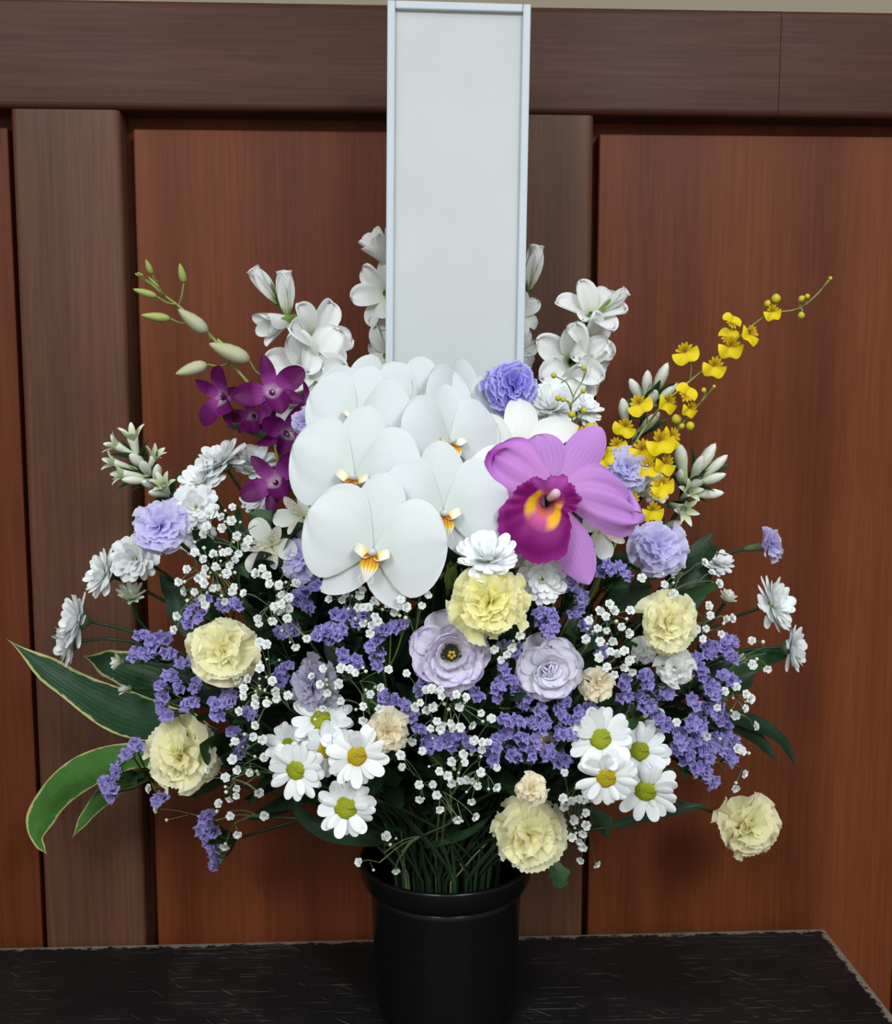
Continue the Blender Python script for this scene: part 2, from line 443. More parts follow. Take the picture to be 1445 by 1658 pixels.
uw['kind'] = 'structure'; uw['label'] = 'cream painted wall above the wood panelling'; uw['category'] = 'wall'
fl = link('floor', rbox('floor', -2.2, 2.4, -3.5, YW + .075, -.05, -.0005, [M['floor']], .001, 1)); fl['kind'] = 'structure'
fl['label'] = 'dark grey floor beneath the table'; fl['category'] = 'floor'
ce = link('ceiling', rbox('ceiling', -2.2, 2.4, -3.5, YW + .09, 2.6005, 2.65, [M['ceil']], .001, 1)); ce['kind'] = 'structure'
for nm, bx, lb in (('wall_left', (-2.25, -2.2005, -3.5, YW + .09), 'plain beige side wall left of the table'), ('wall_right', (2.4005, 2.45, -3.5, YW + .09), 'plain beige side wall right of the table'),
                   ('wall_front', (-2.25, 2.45, -3.55, -3.5005), 'plain beige wall opposite the flowers')):
    o = link(nm, rbox(nm, *bx, 0, 2.6, [M['room_wall']], .001, 1)); o['kind'] = 'structure'; o['label'] = lb; o['category'] = 'wall'
ce['label'] = 'plain white ceiling of the room'; ce['category'] = 'ceiling'

# ------------------------------------------------------------------ table
m, nt, out = new_mat('black_worn_paint')
tc = nt.nodes.new('ShaderNodeTexCoord'); P = tc.outputs['Object']
sp = nt.nodes.new('ShaderNodeSeparateXYZ'); nt.links.new(P, sp.inputs[0])
TXR = on_table(1339, 1507).x
n1 = noise(nt, P, 70, 6, (1, 1.3, 1), .75)
n2 = noise(nt, P, 9, 3)
nfine = noise(nt, P, 1, 3, (60, 420, 10), .7)
nlong = noise(nt, P, 1, 2, (14, 700, 10), .6)
scr = ramp(nt, [(.655, (0, 0, 0)), (.68, (1, 1, 1))], math_(nt, 'ADD', nlong, math_(nt, 'MULTIPLY', math_(nt, 'SUBTRACT', n2, .5), .30)))
mp = nt.nodes.new('ShaderNodeMapping'); mp.inputs['Rotation'].default_value = (0, 0, R(38)); nt.links.new(P, mp.inputs[0])
nrot = noise(nt, mp.outputs[0], 1, 2, (22, 520, 10), .6)
scr2 = ramp(nt, [(.70, (0, 0, 0)), (.72, (1, 1, 1))], math_(nt, 'ADD', nrot, math_(nt, 'MULTIPLY', math_(nt, 'SUBTRACT', n2, .5), .2)))
scr = math_(nt, 'MAXIMUM', scr, scr2)
dx = math_(nt, 'SUBTRACT', TXR, sp.outputs[0]); dy = math_(nt, 'SUBTRACT', YB, sp.outputs[1])
de = math_(nt, 'MINIMUM', dx, dy)
ed = ramp(nt, [(.50, (1, 1, 1)), (.56, (0, 0, 0))], math_(nt, 'ADD', math_(nt, 'MULTIPLY', de, 22), math_(nt, 'MULTIPLY', n1, .75)))
k = math_(nt, 'MAXIMUM', math_(nt, 'MULTIPLY', scr, .55), ed)
spk = ramp(nt, [(.685, (0, 0, 0)), (.71, (1, 1, 1))], math_(nt, 'ADD', nfine, math_(nt, 'MULTIPLY', math_(nt, 'SUBTRACT', n2, .5), .22)))
k = math_(nt, 'MAXIMUM', k, math_(nt, 'MULTIPLY', spk, .5))
basec = ramp(nt, [(.35, (.005, .005, .0055)), (.65, (.010, .0095, .010))], n2)
col = mix(nt, basec, (.17, .145, .115), k)
finish(nt, out, col, .5, 0, .22, bump=nfine, bstr=.25, bdist=.0006)
M['table'] = m
tb = thing('table', (0, -.2, 0), 'black painted wooden table with scratched worn top under the bucket', 'table')
def tpart(name, *a, **k):
    o = link(name, rbox(name, *a, **k), tb, T(0, .2, 0)); return o
tpart('tabletop', -1.25, TXR, YB - .62, YB, TZ - .028, TZ, [M['table']], bev=.003, seg=2)
for sx in (-1.19, TXR - .09):
    for sy in (YB - .58, YB - .09):
        tpart('leg', sx, sx + .05, sy, sy + .05, 0, TZ - .0285, [M['table']], bev=.003, seg=1)
for sy in (YB - .57, YB - .075):
    tpart('apron', -1.139, TXR - .091, sy, sy + .02, TZ - .10, TZ - .0285, [M['table']], bev=.002, seg=1)

# ------------------------------------------------------------------ bucket
RZ = TZ + .157
bk = thing('flower_bucket', (0, 0, TZ), 'glossy black plastic flower bucket with thick rim standing on the table', 'bucket')
prof = [(0, .0), (.052, .0), (.060, .002), (.0645, .010), (.0665, .022), (.0685, .07), (.0705, .125), (.0712, .134)]
inner = [(.0690, .134), (.0685, .125), (.0665, .07), (.0645, .022), (.05, .008), (0, .006)]
link('body', mk('body', [lathe(prof + inner, 64)], [M['bucket']]), bk)
rimp = [(.0713, .1342), (.0745, .1335), (.0775, .136), (.0795, .141), (.0805, .148), (.0812, .1545), (.0806, .157), (.0785, .1572), (.0770, .1555), (.0735, .148), (.0692, .1345), (.0713, .1342)]
link('rim', mk('rim', [lathe(rimp, 64)], [M['bucket']]), bk)

# ------------------------------------------------------------------ sign board
SY = .012
b1 = at(744.5, 3, SY); b2 = at(737, 590, SY)
tilt = math.atan2(b1.x - b2.x, b1.z - b2.z)
wid = (at(861, 5, SY) - at(628, 3, SY)).length
bot = at(735, 740, SY)
hgt = (b1 - bot).length
sg = thing('sign_board', bot, 'tall blank white name board in pale frame rising behind the orchids', 'sign')
sg.rotation_euler = (0, tilt, 0)
fw = 13 * ppx(b1)
h2 = wid / 2
def spart(name, x0, x1, z0, z1, y0, y1, mat, bev=.0012):
    return link(name, rbox(name, x0, x1, y0, y1, z0, z1, [mat], bev, 2), sg)
spart('frame_rail', -h2, -h2 + fw, 0, hgt, 0, .012, M['sign_frame'])
spart('frame_rail', h2 - fw, h2, 0, hgt, 0, .012, M['sign_frame'])
spart('frame_rail', -h2 + fw + .0002, h2 - fw - .0002, hgt - fw, hgt, 0, .012, M['sign_frame'])
spart('frame_rail', -h2 + fw + .0002, h2 - fw - .0002, 0, fw, 0, .012, M['sign_frame'])
spart('board', -h2 + fw - .001, h2 - fw + .001, fw - .001, hgt - fw + .001, .005, .010, M['sign'], .0003)
spart('stake', -.010, .010, -(bot.z - TZ - .02), .10, .0125, .022, M['wood_stake'])

# ------------------------------------------------------------------ stems
def mouth(p, r=.052):
    h = Vector((p.x, p.y, 0))
    a = math.atan2(p.y, p.x) + rnd.uniform(-1.5, 1.5); q = r * math.sqrt(rnd.uniform(.05, 1))
    return Vector((q * math.cos(a), q * math.sin(a), RZ - .004))
def stem_path(p, n, out=.30, n_seg=12, kink=None):
    mo = mouth(p)
    d = (p - mo).length
    hv = Vector((p.x - mo.x, p.y - mo.y, 0))
    p1 = p - n * d * out
    p2 = mo + Vector((hv.x * .34, hv.y * .30, max(.05, .34 * d)))
    pts = bez(p, p1, p2, mo, n_seg)
    bt = Vector((mo.x * .75, mo.y * .75, TZ + .03))
    return pts + [mo.lerp(bt, .5), bt]
def add_stem(th, p, n, r=.0018, mat='stem', out=.30, sides=6):
    pts = stem_path(p, n, out)
    return th.part('stem', mk('stem', [tube(pts, r, sides)], [M[mat]])), pts
BASE = lambda p: Vector((0, 0, TZ + .03))

# ------------------------------------------------------------------ flower head builders (unit size = diameter 1, axis +Z)
def variants(name, fn, mats, n):
    return [mk(name, fn(i), mats) for i in range(n)]
CALYX = mk('calyx', [lathe([(.02, -.50), (.07, -.46), (.105, -.30), (.115, -.12), (.15, -.02), (.155, .0), (.08, .02)], 10)], [M['calyx']])
def carn_petals(key, n=6):
    r = random.Random(hash(key) % 1000 if False else sum(map(ord, key)))
    def f(i):
        return [petal(L=1, fan=.80, nu=8, nv=22, ruf=.055 + .03 * r.random(), rf=1.5 + r.random() * 1.5, ph=r.uniform(0, 6.3), rp=1.8,
                      serr=.022, sf=10 + r.random() * 3, bend=r.uniform(-1.35, -.6), b0=.38, notch=.10 * r.random())]
    return variants('petal', f, [M[key]], n)
PET = {}
def carnation(px, py, dia, face, label, key='c_yel', Y=None, closed=0., group='carnations', roll=0, flat=1.0, dens=1.0, name='carnation', stem=True, sq=1.0):
    if key not in PET: PET[key] = carn_petals(key)
    p = at(px, py, dome(px, py) if Y is None else Y)
    D = dia * .86 * ppx(p); n = facing(face)
    base = BASE(p)
    th = Thing(name, base, label, 'flower', group)
    Mf = T(*p) @ frame(n, roll + rnd.uniform(0, 60)) @ S(D)
    lay = [(7, 6, .54), (6, 22, .52), (6, 38, .48), (5, 52, .44), (4, 66, .40), (3, 78, .34)]
    if closed: lay = [(8, 50, .62), (8, 62, .62), (6, 74, .60), (4, 84, .56)]
    for li, (c, e, L) in enumerate(lay):
        c = max(3, int(c * dens))
        for k in range(c):
            az = 360 * (k + .5 * (li % 2)) / c + rnd.uniform(-14, 14)
            L2 = L * rnd.uniform(.82, 1.14)
            Mp = Mf @ Rz(az) @ T(.01, 0, -.10 + .02 * li) @ Ry(-(e + rnd.uniform(-8, 8))) @ Rx(rnd.uniform(-32, 32)) @ S(L2)
            th.part('petal', rnd.choice(PET[key]), Mp)
    th.part('calyx', CALYX, Mf @ T(0, 0, -.06))
    if stem: add_stem(th, p - n * D * .5, n, .0017)
    return th

DPET = variants('petal', lambda i: [petal(L=1, W=.42 + .04 * i, prof=ell(.35, .62, .42), nu=6, nv=4, cup=-.25 + .12 * i, bend=(-.35, -.1, .15)[i], b0=.08, notch=.03 * i, ruf=.01, rf=2)], [M['daisy']], 3)
DBUDP = mk('petal', [petal(L=1, W=.34, prof=ell(.4, .6, .5), nu=6, nv=4, cup=.5, bend=.35, b0=-.1)], [M['bud_daisy']])
DISC = {k: mk('disc', [lathe([(.0, .20), (.25, .24), (.55, .26), (.82, .18), (1.0, 0), (1.02, -.2)], 18)], [M[k]]) for k in ('disc_green', 'disc_gold')}
DCAL = mk('calyx', [lathe([(.02, -.22), (.06, -.20), (.15, -.13), (.19, -.05), (.17, .0), (.05, .01)], 12)], [M['calyx']])
def daisy(px, py, dia, face, label, kind='open', Y=None, disc='disc_green', dr=.165, group='white daisy chrysanthemums', out=.25, name='daisy_chrysanthemum', roll=0):
    p = at(px, py, dome(px, py) if Y is None else Y)
    D = dia * ppx(p); n = facing(face)
    th = Thing(name, BASE(p), label, 'flower', group)
    Mf = T(*p) @ frame(n, roll + rnd.uniform(0, 30)) @ S(D)
    if kind == 'open': lay = [(12, -4, .40, .10), (11, 8, .39, .10), (5, 16, .33, .10)]
    elif kind == 'double': lay = [(14, 6, .46, .08), (13, 20, .46, .07), (11, 36, .40, .06), (9, 54, .30, .05), (5, 68, .20, .03)]; dr = min(dr, .08)
    elif kind == 'half': lay = [(11, 38, .50, .08), (9, 55, .48, .06), (6, 70, .44, .03)]; dr = 0
    else: lay = [(9, 68, .75, .16), (7, 78, .75, .08), (4, 84, .72, .04)]; dr = 0
    for li, (c, e, L, r0) in enumerate(lay):
        for k in range(c):
            az = 360 * (k + .5 * (li % 2)) / c + rnd.uniform(-9, 9)
            Mp = Mf @ Rz(az) @ T(r0, 0, .010 * li) @ Ry(-(e + rnd.uniform(-11, 11))) @ Rx(rnd.uniform(-16, 16)) @ S(L * rnd.uniform(.88, 1.08))
            th.part('petal', DBUDP if kind in ('half', 'bud') else rnd.choice(DPET), Mp)
    if dr: th.part('disc', DISC[disc], Mf @ T(0, 0, .02) @ S(dr))
    th.part('calyx', DCAL, Mf @ S(1.0 if kind != 'bud' else 1.7))
    add_stem(th, p - n * D * .2, n, .0015, 'stem', out)
    return th

def lisianthus(px, py, dia, face, label, key, Y=None, openness=1., group='lilac lisianthus blooms'):
    p = at(px, py, dome(px, py) if Y is None else Y)
    D = dia * ppx(p); n = facing(face)
    th = Thing('lisianthus', BASE(p), label, 'flower', group)
    kk = 'L' + key
    if kk not in PET:
        PET[kk] = variants('petal', lambda i: [petal(L=1, W=1.05, prof=ell(.22, .66, .40), nu=9, nv=12, cup=.22, bend=-.1 - .55 * (i % 2), b0=.25, ruf=.062, rf=2.0 + .5 * i, ph=i * 2., rp=2.2, serr=.03, sf=8)], [M[key]], 4)
    Mf = T(*p) @ frame(n, rnd.uniform(0, 60)) @ S(D)
    ro = .10 if openness >= 1 else .03
    lay = [(7, 6, .44 if ro > .05 else .52, ro, 0), (6, 22, .40 if ro > .05 else .48, ro, .02), (6, 42, .34 if ro > .05 else .40, ro, .03), (5, 66 if openness >= 1 else 74, .28, .11 if openness >= 1 else .02, .04)]
    if openness < 1: lay.append((3, 84, .28, .01, .05))
    for li, (c, e, L, r0, z0) in enumerate(lay):
        for k in range(c):
            az = 360 * (k + .5 * (li % 2)) / c + rnd.uniform(-8, 8)
            th.part('petal', rnd.choice(PET[kk]), Mf @ Rz(az) @ T(r0, 0, z0 - .12) @ Ry(-(e + rnd.uniform(-5, 5))) @ Rx(rnd.uniform(-14, 14)) @ S(L * rnd.uniform(.94, 1.06)))
    if openness >= 1:
        th.part('throat', mk('throat', [lathe([(0, .0), (.11, .0), (.14, .07)], 12)], [M['lis_ctr']]), Mf @ T(0, 0, -.08))
        for k in range(5):
            a = k * 72
            th.part('stamen', mk('stamen', [xf(lathe([(0, -.02), (.018, -.015), (.022, 0), (.016, .03), (0, .04)], 8), Rz(a) @ T(.035, 0, .12)),
                    tube([(0.02, 0, -.06), (.035 * math.cos(R(a)), .035 * math.sin(R(a)), .11)], .006, 4)], [M['pollen']]), Mf)
    th.part('calyx', CALYX, Mf @ T(0, 0, -.10) @ S(.7))
    add_stem(th, p - n * D * .4, n, .0016)
    return th

# --- moth orchid
PPET = [mk('petal', [petal(L=1, W=1.34, prof=ell(.10, .52, .5), nu=14, nv=14, cup=-.12, bend=-.50, b0=.30, ruf=.022, rf=1.3 + .5 * i, ph=i * 1.7, rp=1.0, side=.10 * sd)], [M['phal']])
        for i, sd in ((0, 1), (1, -1))]
PSEP = [mk('sepal', [petal(L=1, W=.66, prof=ell(.22, .50, .55), nu=10, nv=8, cup=.12, bend=-.20, b0=.06)], [M['phal']]),
        mk('sepal', [petal(L=1, W=.60, prof=ell(.25, .42, .75), nu=10, nv=8, cup=.12, bend=-.15, b0=.0)], [M['phal']])]
# lip: mid lobe tongue with tendrils, two raised side lobes
PLIP = mk('lip', [petal(L=.21, W=.125, prof=lambda t: .55 + .45 * math.sin(min(1, t * 2.2) * PI / 2) if t < .55 else max(.10, 1 - (t - .55) * 2.05), nu=9, nv=6, cup=.35, bend=-1.15, b0=1.05)], [M['phal_lip']])
PLOBE = [mk('side_lobe', [petal(L=.135, W=.125, prof=ell(.45, .6, .5), nu=6, nv=5, cup=.5 , bend=.9, b0=.45)], [M['phal_side']])]
PCOL = mk('column', [xf(lathe([(0, .105), (.018, .10), (.026, .08), (.022, .045), (.028, .0), (.02, -.02)], 10), Rx(-20))], [M['phal']])
PTEN = mk('tendril', [tube(spline([(0.0, 0, 0), (.030, -.02, .03), (.040, -.055, .045), (.022, -.075, .055)], 4), .0045, 5)], [M['phal']])
def phal(px, py, wpx, roll, face, Y, label):
    p = at(px, py, Y); D = wpx * ppx(p); n = facing(face)
    th = Thing('moth_orchid', BASE(p), label, 'flower', 'white moth orchid blooms')
    Mf = T(*p) @ frame(n, roll) @ S(D)
    j = lambda a: rnd.uniform(-a, a)
    th.part('petal', PPET[0], Mf @ Rz(13 + j(3)) @ T(.012, 0, .004) @ Ry(j(3)) @ S(.50))
    th.part('petal', PPET[1], Mf @ Rz(167 + j(3)) @ T(.012, 0, .006) @ Ry(j(3)) @ S(.50))
    th.part('sepal', PSEP[0], Mf @ Rz(90 + j(3)) @ T(.01, 0, -.014) @ S(.53))
    th.part('sepal', PSEP[1], Mf @ Rz(-52 + j(3)) @ T(.01, 0, -.02) @ S(.44))
    th.part('sepal', PSEP[1], Mf @ Rz(-128 + j(3)) @ T(.01, 0, -.02) @ S(.44))
    lip = th.part('lip', PLIP, Mf @ T(0, -.028, .015) @ Rz(-90))
    for s in (1, -1):
        th.part('side_lobe', PLOBE[0], Mf @ T(s * .022, -.030, .02) @ Rz(-90 + s * 62) @ Rx(-s * 38), lip)
    th.part('tendril', PTEN, Mf @ T(.008, -.14, .075), lip)
    th.part('tendril', PTEN, Mf @ T(-.008, -.14, .075) @ Matrix.Scale(-1, 4, (1, 0, 0)), lip)
    th.part('column', PCOL, Mf @ T(0, -.005, .015) @ Rx(18))
    add_stem(th, p - n * D * .05, (n + Vector((0, -.1, .9))).normalized(), .0016, 'stem', .2)
    return th

phal(588, 650, 172, 6, (-.30, .8, .50), -.085, 'white moth orchid bloom highest at left, mostly hidden, below the white board')
phal(680, 656, 168, -8, (.10, .9, .42), -.100, 'white moth orchid bloom at the top centre directly beneath the white board')
phal(752, 668, 176, -14, (.62, .8, .28), -.090, 'white moth orchid bloom at the back right beneath the violet carnation')
phal(578, 676, 178, -10, (-.16, .9, .42), -.130, 'white moth orchid bloom upper left, its face tipped upward beside the purple orchids')
phal(728, 716, 182, -4, (.42, .9, .25), -.150, 'white moth orchid bloom upper right turned right, left of the pink cattleya')
phal(574, 772, 222, -10, (-.14, 1, .16), -.180, 'large white moth orchid bloom at middle left of the cluster')
phal(718, 830, 218, 0, (.12, 1, .12), -.190, 'large white moth orchid bloom at middle right touching the magenta cattleya lip')
phal(604, 892, 240, -13, (-.04, 1, .08), -.215, 'largest white moth orchid bloom, lowest at the front of the cluster')

# --- cattleya
def cattleya():
    p = at(890, 808, -.185); n = facing((-.03, 1, .10)); k = ppx(p)
    th = Thing('cattleya_orchid', BASE(p), 'large pink purple cattleya orchid with fringed magenta lip and yellow throat', 'flower')
    Mf = T(*p) @ frame(n, 0) @ S(k)                # local unit = one photograph pixel
    dors = mk('sepal', [petal(L=135, W=64, prof=ell(.3, .62, .55), nu=12, nv=8, cup=-.25, bend=-.35, b0=.15)], [M['cat']])
    th.part('sepal', dors, Mf @ T(8, 8, -10) @ Rz(54))
    low = mk('sepal', [petal(L=146, W=66, prof=ell(.25, .58, .72), nu=12, nv=8, cup=-.30, bend=-.25, b0=.12)], [M['cat']])
    th.part('sepal', low, Mf @ T(10, -6, -12) @ Rz(-67))
    th.part('sepal', mk('sepal', [petal(L=110, W=60, prof=ell(.3, .6, .6), nu=10, nv=8, cup=-.2, bend=-.2)], [M['cat']]), Mf @ T(-6, -4, -16) @ Rz(186))
    lp = mk('petal', [petal(L=112, W=104, prof=ell(.22, .62, .42), nu=14, nv=18, cup=-.15, bend=-.30, b0=.26, ruf=.085, rf=3.4, ph=1.2, rp=1.9, serr=.06, sf=5.3)], [M['cat_left']])
    th.part('petal', lp, Mf @ T(0, 14, -4) @ Rz(148))
    th.part('petal', mk('petal', [petal(L=92, W=78, prof=ell(.3, .6, .45), nu=12, nv=14, cup=-.2, bend=-.25, b0=.2, ruf=.03, rf=3, rp=2)], [M['cat']]), Mf @ T(4, 16, -8) @ Rz(104))
    rp = mk('petal', [petal(L=130, W=116, prof=ell(.16, .62, .40), nu=16, nv=18, cup=-.25, bend=-.85, b0=.40, ruf=.10, rf=3.1, ph=.8, rp=1.7, serr=.07, sf=3.6, side=-.34)], [M['cat']])
    th.part('petal', rp, Mf @ T(14, 8, -4) @ Rz(6))
    # trumpet lip: r depends on direction, frilled rim
    m, nt, out = new_mat('cattleya_lip')
    tc, u, v = uvsep(nt)
    base = ramp(nt, [(0, (.30, .03, .10)), (.18, (.62, .16, .10)), (.30, (.60, .10, .30)), (.55, (.22, .004, .15)), (.85, (.17, .003, .12)), (1, (.30, .02, .24))], v)
    yel = ramp(nt, [(.20, (0, 0, 0)), (.28, (1, 1, 1)), (.44, (1, 1, 1)), (.54, (0, 0, 0))], v)
    # yellow blotches sit left, and right below, of the throat (u runs round the mouth)
    a1 = ramp(nt, [(.30, (0, 0, 0)), (.38, (1, 1, 1)), (.56, (1, 1, 1)), (.62, (0, 0, 0))], u)
    a2 = ramp(nt, [(.72, (0, 0, 0)), (.77, (1, 1, 1)), (.95, (1, 1, 1)), (.99, (0, 0, 0))], u)
    col = mix(nt, base, (.82, .46, .015), math_(nt, 'MULTIPLY', yel, math_(nt, 'MAXIMUM', a1, a2)))
    up = ramp(nt, [(.08, (0, 0, 0)), (.15, (1, 1, 1)), (.33, (1, 1, 1)), (.38, (0, 0, 0))], u)
    pk = ramp(nt, [(.25, (0, 0, 0)), (.5, (1, 1, 1)), (.85, (1, 1, 1)), (1, (0, 0, 0))], v)
    col = mix(nt, col, (.46, .10, .45), math_(nt, 'MULTIPLY', math_(nt, 'MULTIPLY', up, pk), .75))
    finish(nt, out, col, .5, .2, .2)
    def lipf(t, s):
        a = 2 * PI * s
        low = max(0., math.cos(a - R(238)))
        R1 = 44 + 58 * low ** 1.1 + 4 * math.sin(3 * a)
        r = 9 + (R1 - 9) * t ** 1.25
        fr = t ** 4
        r += fr * (1.5 * math.sin(41 * a + 4 * math.sin(3 * a)) + 2.5 * math.sin(12 * a + 2 * math.sin(a)) + 4 * math.sin(5 * a + 2))
        z = -30 + 62 * t ** .55 - 26 * t ** 3 * (.4 + low)
        z += t ** 3 * (5 * math.sin(6 * a + .6) * math.sin(2.0 * a + 1) + 2.5 * math.sin(15 * a + 3 * math.sin(2 * a))) + t ** 2 * 5 * math.sin(3 * a + .5)
        return (r * math.cos(a), r * math.sin(a) , z)
    th.part('lip', mk('lip', [grid(18, 120, lipf, closed=True)], [m]), Mf @ T(-4, -4, 22))
    colm = mk('column', [lathe([(0, 34), (5, 32), (8, 25), (7, 10), (6, -10)], 10)], [M['cat_col']])
    th.part('column', colm, Mf @ T(2, 4, 14) @ Rx(-12) @ Ry(10))
    add_stem(th, p - n * 20 * k, (n + Vector((0, 0, .8))).normalized(), .0022, 'stem', .2)
cattleya()

# --- lily and other white blooms
def starflower(name, px, py, dia, face, label, spec, Y=None, cat='flower', group=None, roll=0, stem=('stem', .0018)):
    """spec: list of (part name, mesh, azimuth, elevation, length, r0)"""
    p = at(px, py, dome(px, py) if Y is None else Y); D = dia * ppx(p); n = facing(face)
    th = Thing(name, BASE(p), label, cat, group)
    Mf = T(*p) @ frame(n, roll) @ S(D)
    for (pn, me, az, e, L, r0) in spec:
        th.part(pn, me, Mf @ Rz(az) @ T(r0, 0, 0) @ Ry(-e) @ S(L))
    if stem: add_stem(th, p - n * D * .05, n, stem[1], stem[0], .25)
    return th, Mf
LILP = [mk('petal', [petal(L=1, W=.46, prof=ell(.25, .50, .62), nu=14, nv=8, cup=-.25, bend=-1.9, b0=.75, ruf=.008, rf=2, ph=i)], [M['lily']]) for i in range(2)]
th, Mf = starflower('lily', 838, 742, 200, (.12, .55, .60), 'white lily with broad curled petals peeking out above the cattleya orchid',
           [('petal', LILP[0], 20, 30, .66, .02), ('petal', LILP[1], 80, 34, .62, .02), ('petal', LILP[0], 140, 32, .60, .02), ('petal', LILP[1], 200, 30, .6, .02), ('petal', LILP[0], 260, 28, .6, .02), ('petal', LILP[1], 320, 28, .6, .02)], Y=-.115)
ALP = mk('petal', [petal(L=1, W=.62, prof=ell(.15, .68, .45), nu=9, nv=8, cup=.2, bend=-.5, b0=.35, notch=.05, ruf=.012, rf=2)], [M['alst']])
ALS = mk('petal', [petal(L=1, W=.36, prof=ell(.2, .6, .6), nu=9, nv=6, cup=.3, bend=-.3, b0=.3)], [M['alst_str']])
def alst(px, py, dia, face, label, Y=None, roll=0):
    th, Mf = starflower('alstroemeria', px, py, dia, face, label,
        [('petal', ALP, 90, 24, .52, .02), ('petal', ALP, 210, 24, .52, .02), ('petal', ALP, 330, 24, .52, .02),
         ('striped_petal', ALS, 30, 34, .50, .02), ('striped_petal', ALS, 150, 34, .50, .02), ('petal', ALS, 270, 34, .46, .02)], Y=Y, roll=roll, group='white alstroemeria blooms')
    for k in range(5):
        a = R(72 * k + 10)
        th.part('stamen', mk('stamen', [tube(spline([(0, 0, 0), (.05 * math.cos(a), .05 * math.sin(a), .2), (.11 * math.cos(a), .11 * math.sin(a) - .04, .33)], 4), .006, 4)], [M['alst']]), Mf)
alst(440, 885, 108, (-.15, .9, .1), 'white alstroemeria with brown striped inner petals, left of the lowest moth orchid', Y=-.13, roll=25)
alst(492, 838, 95, (-.3, .9, .25), 'white alstroemeria tucked between the purple dendrobium and the moth orchids', Y=-.125, roll=-20)
alst(972, 855, 100, (.2, .9, -.1), 'white alstroemeria half hidden below the right petal of the cattleya', Y=-.13, roll=60)

# ------------------------------------------------------------------ carnations
C = carnation
C(362, 1053, 128, (-.12, 1, .05), 'pale yellow carnation at left just above the variegated leaf', flat=1)
C(293, 1222, 134, (-.28, 1, .18), 'pale yellow carnation at lower left beneath the long variegated leaf')
C(793, 976, 140, (.03, 1, .22), 'bright lemon yellow carnation at centre below the white chrysanthemum', 'c_yel2', Y=-.215)
C(1080, 1008, 112, (.22, 1, .12), 'pale yellow carnation at right above the white carnation', Y=None)
C(857, 1350, 134, (.05, 1, .22), 'pale yellow carnation hanging over the right rim of the black bucket')
C(1210, 1337, 120, (.35, 1, .12), 'pale yellow carnation at the far lower right, alone against the wood panel')
C(262, 855, 112, (-.30, .85, .50), 'lavender carnation at upper left among the white daisies', 'c_lav')
C(490, 905, 92, (-.35, .9, .15), 'lavender carnation tucked under the left petal of the lowest moth orchid', 'c_lav', Y=-.14)
C(1064, 888, 108, (.12, .95, .30), 'lavender carnation at right beside the hanging cattleya petal', 'c_lav', Y=-.10)
C(1016, 760, 86, (.25, .8, .45), 'lavender carnation half hidden behind the yellow oncidium sprays', 'c_lav', Y=-.03)
C(1236, 884, 66, (.86, .45, .22), 'lavender carnation bud at far right seen from the side', 'c_lav', Y=.03, closed=1)
C(508, 1106, 104, (-.62, .75, .15), 'greyish mauve carnation in shadow at centre left behind baby\'s breath', 'c_grey', Y=-.155)
C(830, 628, 108, (.12, .85, .42), 'vivid violet carnation with pale petal edges in front of the white board', 'c_blu', Y=-.085)
C(496, 684, 60, (-.2, .9, .3), 'small lavender carnation peeking between purple dendrobium and moth orchids', 'c_lav', Y=-.075)
sp_g = 'small spray carnations'
C(627, 1184, 78, (.05, 1, .1), 'small cream spray carnation beside the lower left daisy cluster', 'c_cream', group=sp_g, dens=.75, Y=-.19)
C(967, 1110, 62, (.1, 1, .1), 'small cream spray carnation just right of the paler lisianthus', 'c_cream', group=sp_g, dens=.75)
C(881, 1204, 50, (.1, 1, .1), 'small cream spray carnation deep among purple statice at lower centre', 'c_cream', group=sp_g, dens=.75, Y=-.14)
C(860, 1277, 64, (.0, 1, .2), 'small peach cream spray carnation resting on the bucket rim yellow carnation', 'c_cream', group=sp_g, dens=.75, Y=-.195)
C(1094, 1082, 76, (.1, 1, -.15), 'small pure white carnation under the right yellow carnation', 'c_white', group=sp_g, dens=.7)
C(1044, 1054, 52, (-.2, 1, 0), 'small ivory white carnation at the lower left edge of the right yellow carnation', 'c_white', group=sp_g, dens=.6, Y=-.10)

lisianthus(731, 1058, 128, (.0, 1, .1), 'open lilac lisianthus with dark yellow centre below the lemon carnation', 'lis', Y=-.195)
lisianthus(888, 1082, 104, (.1, 1, .05), 'pale lilac lisianthus with closed centre right of the open one', 'lis2', Y=-.175, openness=.5)
lisianthus(905, 915, 80, (0, .9, .3), 'shaded lilac lisianthus behind the white chrysanthemum under the cattleya lip', 'lis2', Y=-.10, openness=.5)

# ------------------------------------------------------------------ daisies
d = daisy
d(578, 1224, 104, (.16, 1, -.02), 'white daisy with golden centre at right of the lower left cluster, touching cream carnation', disc='disc_gold', Y=-.205)
d(480, 1247, 104, (-.35, 1, -.05), 'white daisy with green centre leftmost of the lower left cluster', Y=-.185)
d(528, 1212, 96, (.42, 1, .05), 'white daisy in the middle of the lower left cluster, half overlapped', disc='disc_gold', Y=-.175)
d(520, 1166, 104, (-.05, .75, .62), 'white daisy topmost of the lower left cluster, facing upward', Y=-.165)
d(468, 1208, 84, (-.4, .9, .2), 'white daisy at the back left of the lower left cluster', Y=-.145)
d(560, 1308, 100, (.0, 1, .08), 'white daisy with olive centre lowest of the left cluster, above the bucket', Y=-.185, dr=.19)
d(973, 1196, 108, (-.06, 1, .18), 'white daisy with lime centre upper left of the right daisy cluster', Y=-.165)
d(982, 1259, 102, (-.12, 1, -.08), 'white daisy with golden centre lower left of the right daisy cluster', disc='disc_gold', Y=-.170)
d(1046, 1280, 112, (-.28, 1, -.22), 'white daisy lowest right of the right daisy cluster', Y=-.150)
